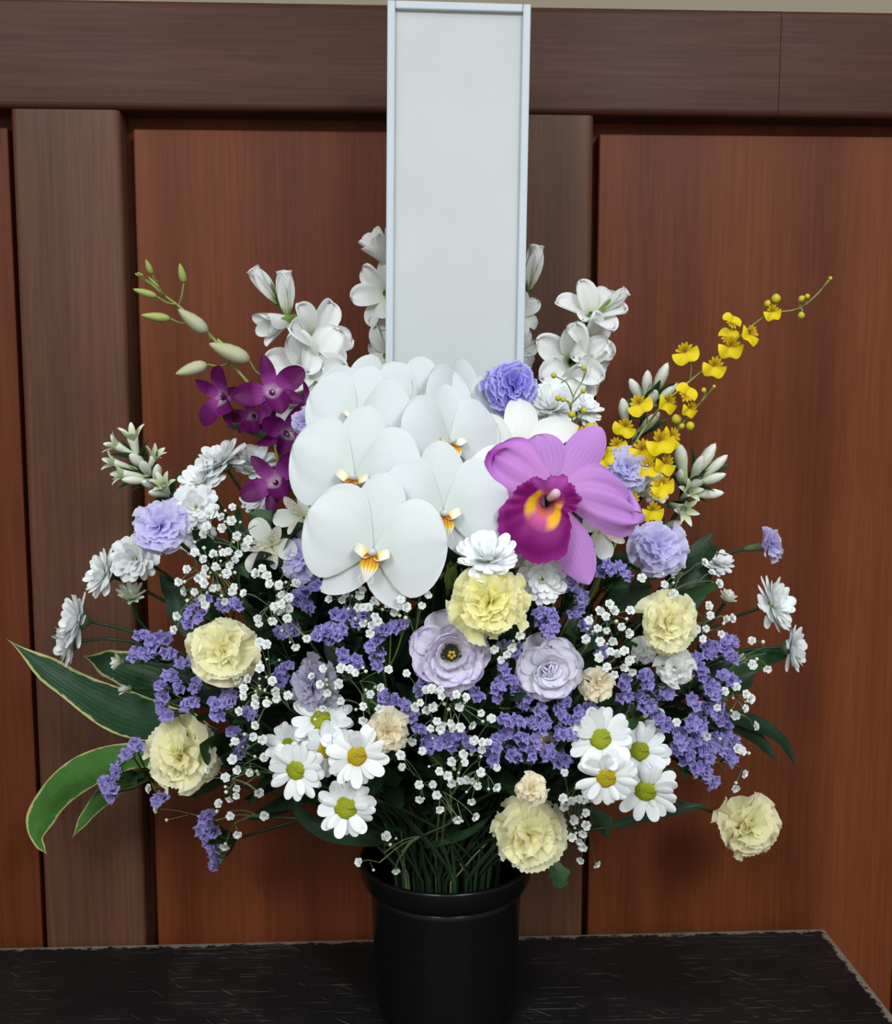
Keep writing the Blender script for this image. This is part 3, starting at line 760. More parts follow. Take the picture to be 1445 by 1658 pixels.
d(1036, 1216, 100, (-.10, 1, .12), 'white daisy at the back right of the right daisy cluster', Y=-.125)
d(1028, 1168, 104, (.12, .85, .45), 'white daisy topmost of the right daisy cluster beside statice', Y=-.110)
d(860, 888, 84, (-.1, .8, -.3), 'white chrysanthemum directly under the magenta cattleya lip', 'double', Y=-.150)
d(790, 906, 100, (.0, .55, .80), 'white chrysanthemum opening upward on top of the lemon carnation', 'double', Y=-.205)
d(878, 938, 80, (.0, 1, .12), 'white chrysanthemum right of the lemon carnation with green eye', 'double', Y=-.165)
d(219, 905, 78, (-.10, 1, .20), 'white chrysanthemum with green eye in front of the left lavender carnation', 'double', Y=-.02)
d(170, 930, 80, (-.72, .6, .40), 'white chrysanthemum turned left between lavender carnation and outer pair', 'double', Y=.0)
d(128, 1004, 88, (-.85, .45, .25), 'white chrysanthemum leftmost of the bouquet seen from the side, upper of the outer pair', 'double', Y=.02)
d(113, 1042, 72, (-.85, .45, -.12), 'white chrysanthemum lower of the outer left pair, above the leaf tip', 'double', Y=.03)
d(214, 968, 52, (.10, .6, .75), 'half open white chrysanthemum below the left lavender carnation', 'half', Y=.0)
d(196, 1072, 34, (-.85, .45, .10), 'half open white chrysanthemum bud above the long variegated leaf', 'half', Y=.0)
d(208, 1115, 20, (-.8, .6, .1), 'tiny closed white chrysanthemum bud in front of the variegated leaf', 'bud', Y=-.01)
d(360, 748, 88, (-.45, .40, .80), 'white chrysanthemum highest at upper left, facing up beside the purple dendrobium', 'double', Y=.0)
d(328, 782, 80, (-.40, .60, .70), 'white chrysanthemum second from top at upper left', 'double', Y=-.01)
d(318, 822, 76, (.10, .9, .35), 'white chrysanthemum right above the left lavender carnation', 'double', Y=-.03)
d(412, 752, 72, (.20, .6, .75), 'white chrysanthemum behind the purple dendrobium blooms', 'double', Y=.02)
d(420, 805, 60, (-.3, .8, .4), 'white chrysanthemum below left of the lowest purple dendrobium bloom', 'double', Y=.0)
d(318, 868, 60, (.3, .9, .1), 'white chrysanthemum peeking out at the right of the left lavender carnation', 'double', Y=-.01)
d(896, 660, 92, (-.15, .8, .6), 'white chrysanthemum right of the violet carnation', 'double', Y=-.03)
d(940, 662, 72, (.50, .55, .65), 'white chrysanthemum turned right below the right gladiolus', 'double', Y=-.02)
d(1250, 980, 92, (.68, .6, .35), 'white chrysanthemum at far right seen from the side, upper of two', 'double', Y=.0)
d(1280, 1048, 76, (.80, .5, .10), 'white chrysanthemum rightmost of the bouquet, lower of two', 'double', Y=.01)
d(1176, 972, 36, (.25, .5, .85), 'half open white chrysanthemum bud beside the right baby\'s breath', 'half', Y=.0)
d(1192, 1072, 26, (.3, .8, .5), 'small white chrysanthemum bud among statice at right', 'bud', Y=.0)
d(1162, 912, 50, (.1, .6, .75), 'small white chrysanthemum under the side-on lavender bud', 'double', Y=.03)
d(1060, 790, 52, (.1, .9, .2), 'small white chrysanthemum among the yellow oncidium florets', 'double', Y=.0)

# lisianthus bud
def green_bud(px, py, L, w, dirv, label, Y):
    p = at(px, py, Y); k = ppx(p)
    th = Thing('lisianthus_bud', BASE(p), label, 'flower bud')
    z = facing(dirv); Mf = T(*p) @ frame(z) @ S(k * L)
    for i in range(4):
        th.part('petal', mk('petal', [petal(L=1, W=.5, prof=ell(.4, .45, .7), nu=7, nv=4, cup=.5, bend=-.1, b0=.1)], [M['bract']]), Mf @ Rz(90 * i) @ T(w * .5, 0, 0) @ Ry(-84) )
    th.part('calyx', CALYX, Mf @ S(.8)); add_stem(th, p, z, .0015)
green_bud(727, 950, 44, .3, (.1, .35, .9), 'pale green closed lisianthus bud between the moth orchid and lemon carnation', -.16)

# ------------------------------------------------------------------ flower spikes
GLP = [mk('petal', [petal(L=1, serr=.045, sf=3.7, W=.58, prof=ell(.22, .66, .45), nu=10, nv=10, cup=.35, bend=-(.85 + .35 * i), b0=.05, ruf=.055, rf=2.0 + .4 * i, ph=2 * i, rp=2)], [M['glad']]) for i in range(3)]
GLB = [mk('petal', [petal(L=1, W=.42, prof=ell(.25, .6, .4), nu=8, nv=8, cup=.6, bend=-.18, b0=.0, ruf=.02, rf=3, ph=i, rp=2)], [M['glad']]) for i in range(2)]
GTUBE = mk('floret', [lathe([(.02, -.12), (.045, -.06), (.055, .05), (.05, .14)], 8)], [M['bract']])
BRACT = mk('bract', [petal(L=1, W=.30, prof=ell(.5, .35, .8), nu=7, nv=4, cup=.6, bend=-.1)], [M['bract']])
def spike_stem(th, pts2, Y, r, mat, join=True):
    P = [at(x, y, Y) for (x, y) in pts2]
    path = spline(P, 5)
    d = (P[-1] - P[-2]).normalized()
    low = stem_path(P[-1], -d, .2) if join else []
    full = path + low[1:]
    rr = [r * (.45 + .55 * min(1, i / (len(path)))) for i in range(len(full))]
    th.part('stem', mk('stem', [tube(full, rr, 6)], [M[mat]]))
    return P
def glad(label, stem, florets, Y, group='white gladiolus spikes'):
    P0 = at(*stem[-1], Y)
    th = Thing('gladiolus', BASE(P0), label, 'flower', group)
    spike_stem(th, stem, Y, .0032, 'stem')
    for (px, py, dia, face, kind, dy) in florets:
        p = at(px, py, Y + dy); D = dia * 1.18 * ppx(p); n = facing(face)
        Mf = T(*p) @ frame(n, rnd.uniform(0, 60)) @ S(D)
        fl = th.part('floret', GTUBE, Mf @ T(0, 0, -.30))
        if kind == 'open':
            for k in range(6):
                th.part('petal', rnd.choice(GLP), Mf @ Rz(60 * k + rnd.uniform(-8, 8)) @ T(.02, 0, -.34) @ Ry(-(66 if k % 2 else 58) + rnd.uniform(-7, 7)) @ S(.66 * rnd.uniform(.92, 1.08)), fl)
        elif kind == 'half':
            for k in range(6):
                th.part('petal', rnd.choice(GLB), Mf @ Rz(60 * k) @ T(.02, 0, -.36) @ Ry(-(78 if k % 2 else 70)) @ S(.85), fl)
        else:
            for k in range(5):
                th.part('petal', rnd.choice(GLB), Mf @ Rz(72 * k) @ T(.01, 0, -.40) @ Ry(-86) @ S(1.0), fl)
        for s in (0, 140):
            th.part('bract', BRACT, Mf @ T(0, 0, -.50) @ Rz(s) @ T(.05, 0, 0) @ Ry(-78) @ S(.34 if kind == 'open' else .62), fl)
    return th
glad('white gladiolus spike at left between the purple dendrobium and the board',
     [(446, 478), (462, 510), (480, 550), (494, 590), (505, 650), (520, 720)],
     [(433, 468, 58, (-.55, .25, .8), 'bud', 0), (463, 482, 62, (-.02, .3, 1), 'bud', -.01), (454, 522, 70, (-.75, .55, -.25), 'half', -.01),
      (520, 542, 98, (.65, .75, .25), 'open', -.015), (500, 592, 112, (-.1, 1, .25), 'open', -.02), (490, 640, 84, (-.2, 1, .1), 'open', -.01)], .03)
glad('white gladiolus spike almost hidden behind the left edge of the board',
     [(638, 380), (640, 450), (640, 540), (645, 640), (660, 720)],
     [(622, 412, 74, (-.55, .4, .75), 'half', 0), (612, 472, 82, (-.7, .7, .1), 'open', 0), (612, 575, 68, (-.8, .6, .05), 'open', 0), (632, 520, 60, (-.6, .8, .2), 'open', 0)], .055)
glad('white gladiolus spike almost hidden behind the right edge of the board',
     [(852, 420), (845, 480), (842, 560), (835, 640), (825, 720)],
     [(862, 440, 62, (.15, .3, 1), 'bud', 0), (846, 505, 56, (.5, .8, .2), 'open', 0), (850, 572, 58, (.7, .7, -.1), 'open', 0)], .055)
glad('white gladiolus spike at right above the white chrysanthemums',
     [(950, 488), (942, 520), (932, 560), (924, 610), (915, 660), (900, 720)],
     [(962, 496, 86, (.05, .7, .6), 'open', -.01), (990, 490, 46, (.7, .4, .55), 'bud', -.012), (962, 552, 78, (.55, .8, -.05), 'open', -.015), (926, 584, 104, (-.15, 1, .05), 'open', -.02),
      (968, 590, 54, (.6, .7, -.4), 'open', -.015), (918, 634, 86, (0, .9, -.3), 'open', -.015)], .03)

# tuberose
TUBP = mk('lobe', [petal(L=1, W=.42, prof=ell(.6, .3, .75), nu=6, nv=4, cup=.4, bend=-.7, b0=.1)], [M['tube']])
TUBE_F = mk('floret', [lathe([(.04, -.2), (.08, -.1), (.10, .2), (.13, .5), (.16, .66), (.13, .70)], 8, lobes=6, lamp=.12)], [M['tube']])
TUBE_B = mk('bud', [lathe([(.04, -.2), (.10, -.05), (.12, .25), (.165, .55), (.15, .76), (.08, .95), (0, 1.04)], 8, lobes=6, lamp=.10)], [M['tube']])
GLEAF = mk('bract', [petal(L=1, W=.22, prof=ell(.6, .25, .85), nu=6, nv=4, cup=.3, bend=-.35, b0=.1)], [M['leaf_mid']])
def tuberose(label, stem, fl, Y):
    th = Thing('tuberose', BASE(0), label, 'flower', 'white tuberose spikes')
    spike_stem(th, stem, Y, .0026, 'stem')
    for (px, py, L, face, kind) in fl:
        p = at(px, py, Y - .004 + rnd.uniform(-.008, .004)); D = L * 1.12 * ppx(p); n = facing(face)
        Mf = T(*(p - n * D * .4)) @ frame(n, rnd.uniform(0, 60)) @ S(D)
        if kind == 'f':
            f = th.part('floret', TUBE_F, Mf)
            for k in range(6):
                th.part('lobe', TUBP, Mf @ Rz(60 * k) @ T(.12, 0, .58) @ Ry(-(76 if k % 2 else 62)) @ S(.50), f)
        else:
            th.part('bud', TUBE_B, Mf)
        th.part('bract', GLEAF, Mf @ T(0, 0, -.15) @ Rz(rnd.uniform(0, 360)) @ Ry(-58) @ S(1.15))
        th.part('bract', GLEAF, Mf @ T(0, 0, -.25) @ Rz(rnd.uniform(0, 360)) @ Ry(-70) @ S(.95))
tuberose('white tuberose spike leaning out at the far upper left', [(226, 742), (244, 768), (268, 792), (310, 830), (360, 880)],
         [(218, 722, 50, (-.1, .35, .95), 'f'), (200, 728, 44, (-.75, .3, .5), 'f'), (196, 752, 42, (-.9, .4, .35), 'f'), (212, 768, 44, (-.9, .4, .15), 'f'), (228, 750, 46, (-.35, .8, .5), 'b'),
          (238, 762, 44, (-.1, .8, .55), 'b'), (246, 748, 40, (.45, .4, .8), 'f'), (254, 772, 42, (.2, .6, .7), 'b'), (226, 778, 42, (-.8, .5, .1), 'b'), (268, 794, 46, (-.05, .7, .6), 'f'), (258, 800, 38, (-.4, .8, .2), 'b'), (248, 786, 40, (-.45, .8, .3), 'b')], .05)
tuberose('white tuberose spike behind the middle of the oncidium spray', [(1058, 625), (1046, 660), (1036, 700), (1022, 760), (1000, 830)],
         [(1066, 622, 54, (.35, .3, .95), 'b'), (1048, 628, 46, (-.1, .5, .9), 'b'), (1034, 638, 46, (-.55, .4, .8), 'b'), (1076, 640, 44, (.6, .5, .7), 'b'), (1054, 650, 44, (.1, .8, .6), 'b'), (1012, 672, 46, (-.25, .5, .9), 'b'), (1046, 690, 52, (.5, .7, .7), 'b'), (1030, 665, 40, (-.3, .8, .5), 'b')], .03)
tuberose('white tuberose spike leaning out at right under the oncidium', [(1152, 752), (1134, 778), (1112, 806), (1085, 850), (1050, 910)],
         [(1105, 752, 54, (-.25, .4, .95), 'b'), (1138, 750, 56, (.45, .4, .9), 'b'), (1152, 760, 50, (.7, .4, .75), 'b'), (1128, 762, 48, (.1, .7, .8), 'b'), (1146, 778, 48, (.7, .6, .35), 'b'), (1124, 784, 46, (.2, .9, .3), 'b'),
          (1112, 800, 46, (.1, .9, .4), 'f'), (1098, 822, 52, (.25, .9, -.1), 'f'), (1142, 800, 44, (.8, .5, .1), 'b'), (1104, 776, 44, (-.3, .8, .6), 'b'), (1086, 850, 40, (.4, .8, .2), 'b')], .02)

# dendrobium
DNP = mk('petal', [petal(L=1, W=.60, prof=ell(.2, .58, .55), nu=10, nv=8, cup=.25, bend=-.55, b0=.35, ruf=.01, rf=2)], [M['dend']])
DNS = mk('petal', [petal(L=1, W=.42, prof=ell(.35, .45, .75), nu=9, nv=6, cup=.25, bend=-.45, b0=.30)], [M['dend']])
DNL = mk('bloom', [petal(L=.36, W=.30, prof=ell(.5, .6, .5), nu=9, nv=10, cup=.85, bend=-.5, b0=.75, ruf=.03, rf=3),
                   xf(lathe([(0, .10), (.025, .09), (.04, .04), (.035, -.03), (.015, -.12), (.01, -.22)], 8), T(0, 0, .02))], [M['dend_lip']])
OBUD = {k: mk('bud', [lathe([(0, 0), (.09, .03), (.17, .15), (.20, .34), (.18, .56), (.12, .78), (.05, .94), (0, 1.0)], 10, lobes=3, lamp=.10)], [M[k]]) for k in ('bud_green', 'bud_pale')}
def dendrobium():
    Y = .01
    th = Thing('dendrobium_orchid', BASE(0), 'dark purple dendrobium orchid spray with green buds at upper left', 'flower')
    ST = [(219, 443), (243, 458), (266, 478), (290, 496), (325, 527), (352, 556), (385, 600), (410, 630), (432, 665), (446, 720), (456, 790), (480, 860)]
    spike_stem(th, ST, Y, .0020, 'stem_lime')
    buds = [(246, 444, 236, 420, .55, 'bud_green', None), (298, 458, 291, 426, .55, 'bud_green', (290, 494)), (254, 480, 215, 468, .50, 'bud_green', (288, 493)), (276, 516, 228, 510, .50, 'bud_green', (310, 523)),
            (336, 538, 288, 500, .62, 'bud_pale', (345, 550)), (404, 584, 338, 556, .62, 'bud_pale', (420, 606)), (336, 590, 284, 606, .62, 'bud_pale', (372, 588)), (232, 448, 222, 441, .6, 'bud_green', None), (258, 466, 240, 448, .35, 'bud_green', None),
            (366, 570, 352, 548, .6, 'bud_green', None)]
    for (x0, y0, x1, y1, wf, key, joint) in buds:
        a = at(x0, y0, Y - .01); b = at(x1, y1, Y - .018); L = (b - a).length
        bo = th.part('bud', OBUD[key], T(*a) @ frame((b - a)) @ Matrix.Diagonal((L * wf * 1.65, L * wf * 1.65, L, 1)))
        j = at(*(joint or (x0 + 10, y0 + 12)), Y)
        th.part('pedicel', mk('pedicel', [tube(spline([j, (j + a) / 2 + Vector((0, 0, -.002)), a], 4), .0009, 5)], [M['stem_lime']]), None, bo)
    for (px, py, dia, face, roll, dy) in [(366, 642, 104, (-.55, .75, -.15), 60, -.02), (440, 636, 112, (.25, .95, .15), 18, -.035), (462, 700, 100, (.35, .9, -.25), -20, -.045), (448, 782, 106, (-.15, .95, .25), 40, -.05),
                                         (496, 655, 70, (.8, .5, .2), 10, -.02), (412, 672, 76, (-.2, .9, -.5), 0, -.02)]:
        p = at(px, py, Y + dy); D = dia * 1.12 * ppx(p); n = facing(face)
        Mf = T(*p) @ frame(n, roll) @ S(D)
        bl = th.part('bloom', DNL, Mf @ Rz(-90))
        for az, me, L in ((12, DNP, .52), (168, DNP, .52), (90, DNS, .50), (-42, DNS, .46), (222, DNS, .46)):
            th.part('petal', me, Mf @ Rz(az + rnd.uniform(-6, 6)) @ T(.01, 0, 0) @ Ry(-rnd.uniform(2, 22)) @ S(L), bl)
        j = at(min(470, px + 14), py + 6, Y)
        th.part('pedicel', mk('pedicel', [tube([p - n * D * .1, j], .0009, 5)], [M['stem_lime']]), None, bl)
dendrobium()

# oncidium
def _onc_lip():
    def fn(t, s):
        a = (2 * s - 1)
        th_ = a * 1.75
        r = .52 * t * (1 - .30 * math.exp(-(a * 4) ** 2) * t ** 2) * (1 - .12 * abs(a) ** 3)
        return (r * math.sin(th_), -r * math.cos(th_) - .05, .10 * math.sin(t * 2.2) + .05 * t * math.sin(7 * a))
    return grid(7, 18, fn)
ONL = mk('floret', [_onc_lip()], [M['onc']])
ONS = mk('petal', [petal(L=1, W=.36, prof=ell(.3, .6, .55), nu=6, nv=4, cup=.2, bend=-.5, b0=.3, ruf=.04, rf=2)], [M['onc_sep']])
ONB = mk('bud', [lathe([(0, -.5), (.3, -.4), (.5, 0), (.42, .3), (.2, .5), (0, .6)], 8)], [M['onc_bud']])
def oncidium(label, stem, florets, buds, Y, r=.0013):
    th = Thing('oncidium_orchid', BASE(0), label, 'flower', 'yellow oncidium orchid sprays')
    spike_stem(th, stem, Y, r, 'stem_lime')
    sp = [at(x, y, Y) for x, y in stem]
    dense = spline(sp, 8)
    def ped(p, par):
        q = min(dense, key=lambda s: (s - p - Vector((0, 0, -.012))).length)
        th.part('pedicel', mk('pedicel', [tube(spline([q, (q + p) / 2 + Vector((.002, -.004, .003)), p], 3), .0006, 4)], [M['stem_lime']]), None, par)
    for (px, py, dia, face, roll) in florets:
        p = at(px, py, Y - rnd.uniform(.006, .02)); D = dia * ppx(p); n = facing(face)
        Mf = T(*p) @ frame(n, roll) @ S(D)
        f = th.part('floret', ONL, Mf @ T(0, .08, 0))
        for az in (90, 25, 155, 60, 120):
            th.part('petal', ONS, Mf @ T(0, .06, .03) @ Rz(az) @ Ry(-rnd.uniform(0, 30)) @ S(.36), f)
        ped(p, f)
    for (px, py, dia) in buds:
        p = at(px, py, Y - .008); D = dia * ppx(p)
        b = th.part('bud', ONB, T(*p) @ frame(facing((rnd.uniform(-.6, .6), .4, .6))) @ S(D)); ped(p, b)
oncidium('longest yellow oncidium spray reaching up to the far right', [(1345, 450), (1322, 478), (1292, 500), (1250, 508), (1215, 530), (1150, 590), (1090, 640), (1060, 672), (1030, 715), (1008, 755), (990, 800), (975, 860)],
         [(1110, 572, 46, (-.2, 1, .1), 20), (1182, 562, 48, (.2, 1, -.1), 0), (1213, 542, 42, (.5, .8, .2), -40), (1156, 594, 44, (.1, 1, -.1), -10), (1184, 522, 36, (.3, .8, .4), 160), (1250, 506, 34, (.2, .9, 0), 10), (1180, 545, 34, (-.2, .8, .4), 170),
          (1036, 656, 44, (-.2, 1, .2), 30), (1012, 692, 40, (-.3, 1, 0), -20), (1000, 722, 36, (-.4, .9, .1), 20), (1080, 652, 42, (.5, .9, 0), -30), (1040, 730, 50, (.1, 1, .1), 0), (984, 742, 42, (-.5, .9, 0), -60), (1000, 782, 42, (-.3, 1, 0), 30)],
         [(1345, 451, 7), (1298, 484, 11), (1308, 480, 9), (1298, 511, 12), (1257, 484, 16), (1243, 492, 12)], -.01)
oncidium('short yellow oncidium spray with buds at right, under the long one', [(1157, 626), (1138, 648), (1120, 668), (1098, 695), (1078, 720), (1052, 760), (1020, 830)],
         [(1110, 638, 40, (.2, .9, .3), 150), (1116, 662, 34, (.4, .9, -.2), -20), (1068, 716, 54, (.2, 1, .1), 10), (1086, 708, 44, (.5, .9, .1), -50), (1076, 752, 44, (.4, 1, 0), -20), (1072, 786, 46, (.3, 1, 0), 20), (1048, 758, 40, (0, 1, .2), 0), (1020, 808, 40, (0, 1, 0), -70), (1056, 828, 42, (.2, 1, .1), 0), (1064, 795, 36, (0, 1, .3), 120)],
         [(1096, 679, 17), (1118, 690, 15), (1140, 632, 9), (1157, 626, 6), (1104, 690, 10)], -.02)
oncidium('thin budding oncidium sprays with few yellow florets above the cattleya', [(947, 592), (944, 615), (930, 640), (925, 668), (932, 700), (935, 760)],
         [(912, 700, 36, (-.2, 1, .2), 10), (936, 706, 44, (.1, 1, .2), 0), (886, 690, 26, (-.3, 1, 0), 0), (978, 744, 36, (-.4, 1, 0), 40)],
         [(946, 596, 9), (897, 608, 10), (945, 633, 9), (904, 645, 10), (912, 647, 9), (946, 665, 10), (926, 671, 13), (955, 694, 20), (965, 690, 9)], -.06, .0009)

# ------------------------------------------------------------------ leaves
def blade(name, label, pts, wpx, mat, fold=.25, widths=None, nsub=6, group=None, join=True, twist=0., cat='leaf', curl=0):
    P = [at(x, y, Y) for (x, y, Y) in pts]
    path = spline(P, nsub); n = len(path)
    k = ppx(P[len(P) // 2]); V = []; U = []; Fc = []
    view = (P[len(P) // 2] - CAM).normalized()
    nv = 6
    for i, c in enumerate(path):
        t = i / (n - 1)
        d = (path[min(n - 1, i + 1)] - path[max(0, i - 1)]).normalized()
        sidev = d.cross(view).normalized()
        nrm = sidev.cross(d)
        if nrm.dot(view) > 0: nrm = -nrm
        sidev = (Matrix.Rotation(twist * (1 - t), 3, d) @ sidev); nrm = Matrix.Rotation(twist * (1 - t), 3, d) @ nrm
        wv = (math.sin(PI * min(1, t * 1.02 + .0) ** .75) ** .8 if widths is None else interp(widths, t)) * wpx * k * .5
        for j in range(nv + 1):
            s = 2 * j / nv - 1
            V.append(c + sidev * (s * wv) + nrm * (-fold * abs(s) * wv + .04 * wv * math.sin(5 * t * PI + s * 3))); U.append((j / nv, t))
    for i in range(n - 1):
        for j in range(nv):
            a = i * (nv + 1) + j
            Fc.append((a, a + 1, a + nv + 2, a + nv + 1))
    if join:
        th = Thing(name, BASE(0), label, cat, group)
        th.part('blade', mk('blade', [(V, Fc, U, 0)], [M[mat]]))
        d = (path[-1] - path[-2]).normalized()
        th.part('stalk', mk('stalk', [tube(stem_path(path[-1], -d, .2), .0018, 5)], [M['stem_dark']]))
    else:
        o = link(name, mk(name, [(V, Fc, U, 0)], [M[mat]])); tag(o, label, cat, group)
LW = [(0, 0), (.25, .62), (.55, 1), (.85, .8), (1, .25)]
g = 'large leaves fanning out of the bouquet'
blade('variegated_leaf', 'long dark green leaf with cream margin pointing far left', [(10, 1034, .05), (90, 1092, .04), (180, 1145, .02), (262, 1172, .0), (350, 1190, -.02)], 72, 'leaf_var', widths=LW, group=g)
blade('variegated_leaf', 'dark green cream edged leaf partly hidden behind the far left long leaf', [(134, 1062, .06), (190, 1078, .05), (260, 1100, .04), (340, 1130, .02)], 74, 'leaf_var', widths=LW, group=g)
blade('variegated_leaf', 'bright green leaf drooping with curled tip at the lower left', [(76, 1384, .03), (60, 1355, .03), (72, 1312, .03), (110, 1268, .02), (165, 1236, .01), (230, 1222, .0), (300, 1230, -.01)], 56, 'leaf_var2', widths=[(0, 0), (.10, .25), (.30, .85), (.55, 1), (.85, .7), (1, .2)], group=g)
blade('variegated_leaf', 'narrow green leaf tip under the bright drooping leaf', [(116, 1358, .04), (145, 1315, .04), (185, 1275, .03), (250, 1248, .02)], 30, 'leaf_var2', widths=LW, group=g)
blade('foliage_leaf', 'narrow dark leaf arching down outermost at right', [(1291, 1248, .03), (1272, 1205, .03), (1235, 1176, .02), (1180, 1158, .01), (1110, 1150, -.01)], 26, 'leaf', widths=LW, group=g)
blade('foliage_leaf', 'narrow dark leaf arching down just inside the outermost right one', [(1260, 1236, .03), (1232, 1200, .03), (1190, 1170, .02), (1120, 1150, .0)], 28, 'leaf', widths=LW, group=g)
blade('foliage_leaf', 'dark green leaf behind the rightmost chrysanthemum', [(1292, 1058, .04), (1240, 1062, .03), (1180, 1082, .02), (1100, 1115, .0)], 46, 'leaf_mid', widths=LW, group=g)
blade('foliage_leaf', 'glossy green leaf left of the lowest moth orchid, below purple dendrobium', [(396, 830, -.11), (430, 840, -.115), (468, 858, -.115), (500, 880, -.11)], 44, 'leaf_mid', widths=LW, group=g)
blade('foliage_leaf', 'broad dark leaf standing up right of the lavender carnation', [(1142, 866, .05), (1132, 910, .04), (1112, 960, .03), (1080, 1020, .01)], 62, 'leaf', widths=LW, group=g)
blade('foliage_leaf', 'dark pointed leaf just right of the lavender carnation', [(1182, 898, .03), (1140, 902, .03), (1090, 915, .02), (1040, 940, .01)], 24, 'leaf', widths=LW, group=g)
blade('foliage_leaf', 'dark leaf between the cattleya and the right lavender carnation', [(1058, 936, -.06), (1030, 915, -.06), (990, 905, -.06), (940, 930, -.05)], 22, 'leaf_mid', widths=LW, group=g)
blade('foliage_leaf', 'lobed green leaf hanging beside the bucket rim at right', [(908, 1440, -.09), (905, 1415, -.09), (890, 1392, -.085), (860, 1370, -.08)], 40, 'leaf_mid', widths=[(0, 0), (.10, .7), (.18, .5), (.3, 1), (.42, .6), (.7, .3), (1, .15)], group=g)
blade('foliage_leaf', 'thin dark leaf behind the stalk of the far right yellow carnation', [(1150, 1303, -.02), (1110, 1308, -.02), (1060, 1318, -.03), (980, 1340, -.05)], 20, 'leaf', widths=LW, group=g)
blade('foliage_leaf', 'dark lobed leaf under the right daisy cluster', [(985, 1358, -.05), (978, 1335, -.05), (960, 1315, -.05), (920, 1310, -.05)], 36, 'leaf', widths=[(0, 0), (.12, .6), (.2, .4), (.35, 1), (.6, .5), (1, .2)], group=g)
blade('foliage_leaf', 'slim dark leaf lying over the back of the bucket mouth', [(800, 1388, -.03), (775, 1408, -.03), (748, 1430, -.025), (735, 1440, -.02)], 22, 'leaf_mid', widths=LW, group=g)
blade('foliage_leaf', 'slim dark leaf crossing the stems above the bucket mouth', [(805, 1310, -.07), (765, 1345, -.07), (720, 1360, -.06), (690, 1372, -.05)], 16, 'leaf_mid', widths=LW, group=g)
blade('foliage_leaf', 'thin leaf under the purple dendrobium blooms at upper left', [(358, 690, .03), (392, 692, .03), (425, 704, .03), (470, 740, .02)], 16, 'leaf_mid', widths=LW, group=g)
blade('foliage_leaf', 'dark leaf low at left behind the lowest left daisy', [(470, 1295, -.06), (500, 1330, -.06), (560, 1352, -.06), (640, 1360, -.04)], 34, 'leaf', widths=LW, group=g)
blade('foliage_leaf', 'dark broad leaf left of centre above the upper left yellow carnation', [(255, 925, .03), (280, 960, .02), (300, 1000, .01), (340, 1060, -.01)], 44, 'leaf', widths=LW, group=g)

# filler foliage deep in the bouquet
FLF = [mk('leaf', [petal(L=1, W=.30 + .08 * i, prof=ell(.15, .45, .85), nu=6, nv=4, fold=.25, bend=-.5 + .2 * i, b0=.15)], [M['leaf' if i < 2 else 'leaf_mid']]) for i in range(3)]
rf_ = random.Random(11)
for i in range(46):
    while True:
        px = rf_.uniform(300, 1170); py = rf_.uniform(830, 1270)
        if ((px - 730) / 450) ** 2 + ((py - 1060) / 290) ** 2 < 1: break
    Yd = dome(px, py) + rf_.uniform(.045, .10)
    tip = at(px, py, Yd)
    th = Thing('foliage_sprig', BASE(0), 'dark green leafy filler sprig deep among the flower stems', 'foliage', 'filler sprigs inside the bouquet')
    n = (tip - Vector((0, .03, RZ))).normalized()
    pts = stem_path(tip, n, .3, 10)
    th.part('stem', mk('stem', [tube(pts, .0013, 5)], [M['stem_dark']]))
    L0 = rf_.uniform(.045, .075)
    for k in range(11):
        u = k * .62
        q = pts[min(int(u), 8)].lerp(pts[min(int(u) + 1, 9)], u - int(u))
        if q.z < RZ + .03: continue
        dd = (pts[max(0, int(u) - 1)] - pts[int(u) + 1]).normalized()
        th.part('leaf', rf_.choice(FLF), T(*q) @ frame(dd, 0) @ Rz(137.5 * k + rf_.uniform(-20, 20)) @ Ry(-rf_.uniform(25, 60)) @ S(L0 * rf_.uniform(.8, 1.15)))
    th.part('leaf', FLF[0], T(*tip) @ frame(n, 0) @ Ry(-80) @ S(L0 * .8))

# ------------------------------------------------------------------ statice and baby's breath
def conv(off, sc, pts): return [(off[0] + x / sc, off[1] + y / sc) for x, y in pts]
stat_pts = conv((0, 680), 2.779, [(860,865),(905,885),(838,920),(925,815),(1060,830),(1010,840),(650,965),(730,990),(675,1010),(615,1050),(650,1060),(680,1055),(760,1045),(830,1105),(775,1145),(800,1195),(730,1200),(735,1250),(730,1290),(850,1265),(760,1335),(1380,770),(1350,800),(1425,750),(1385,850),(1300,940),(1330,935),(1265,965),(975,1275),(1030,1285),(985,1335),(1040,1235),(1130,1320),(890,1200)])
stat_pts += conv((0, 1000), 2.89, [(1100,540),(1130,590),(1130,640),(640,605),(610,640),(560,690),(555,720),(510,760),(515,800),(520,830),(745,850),(1170,450),(975,920),(970,960),(960,1000),(985,1010),(990,1050),(1000,1090),(1005,1120),(1010,1165)])
stat_pts += conv((400, 880), 2.89, [(425,345),(480,330),(530,330),(500,370),(440,395),(435,430),(340,425),(375,410),(380,460),(460,530),(527,560),(640,415),(675,395),(725,390),(620,425),(590,480),(600,520),(610,550),(640,710),(680,730),(655,760),(735,750),(755,810),(820,640),(800,690),(1070,710),(820,870),(865,920),(850,945),(920,900),(950,910),(915,940),(955,940),(1000,890),(1025,943),(1195,590),(1190,650),(1240,635),(1170,670),(1175,720),(1270,690),(1310,720),(1290,755),(1360,770),(1400,820),(1225,830),(1280,835),(1330,850),(1370,860),(1225,900),(1180,920),(1170,950),(1160,1000),(1240,980),(1250,1005),(1290,900),(1300,960),(1340,930),(1340,985),(1410,975),(1210,490),(1260,510),(1370,330),(1410,340),(1400,380),(1420,400),(150,600),(180,570),(170,640),(20,800)])
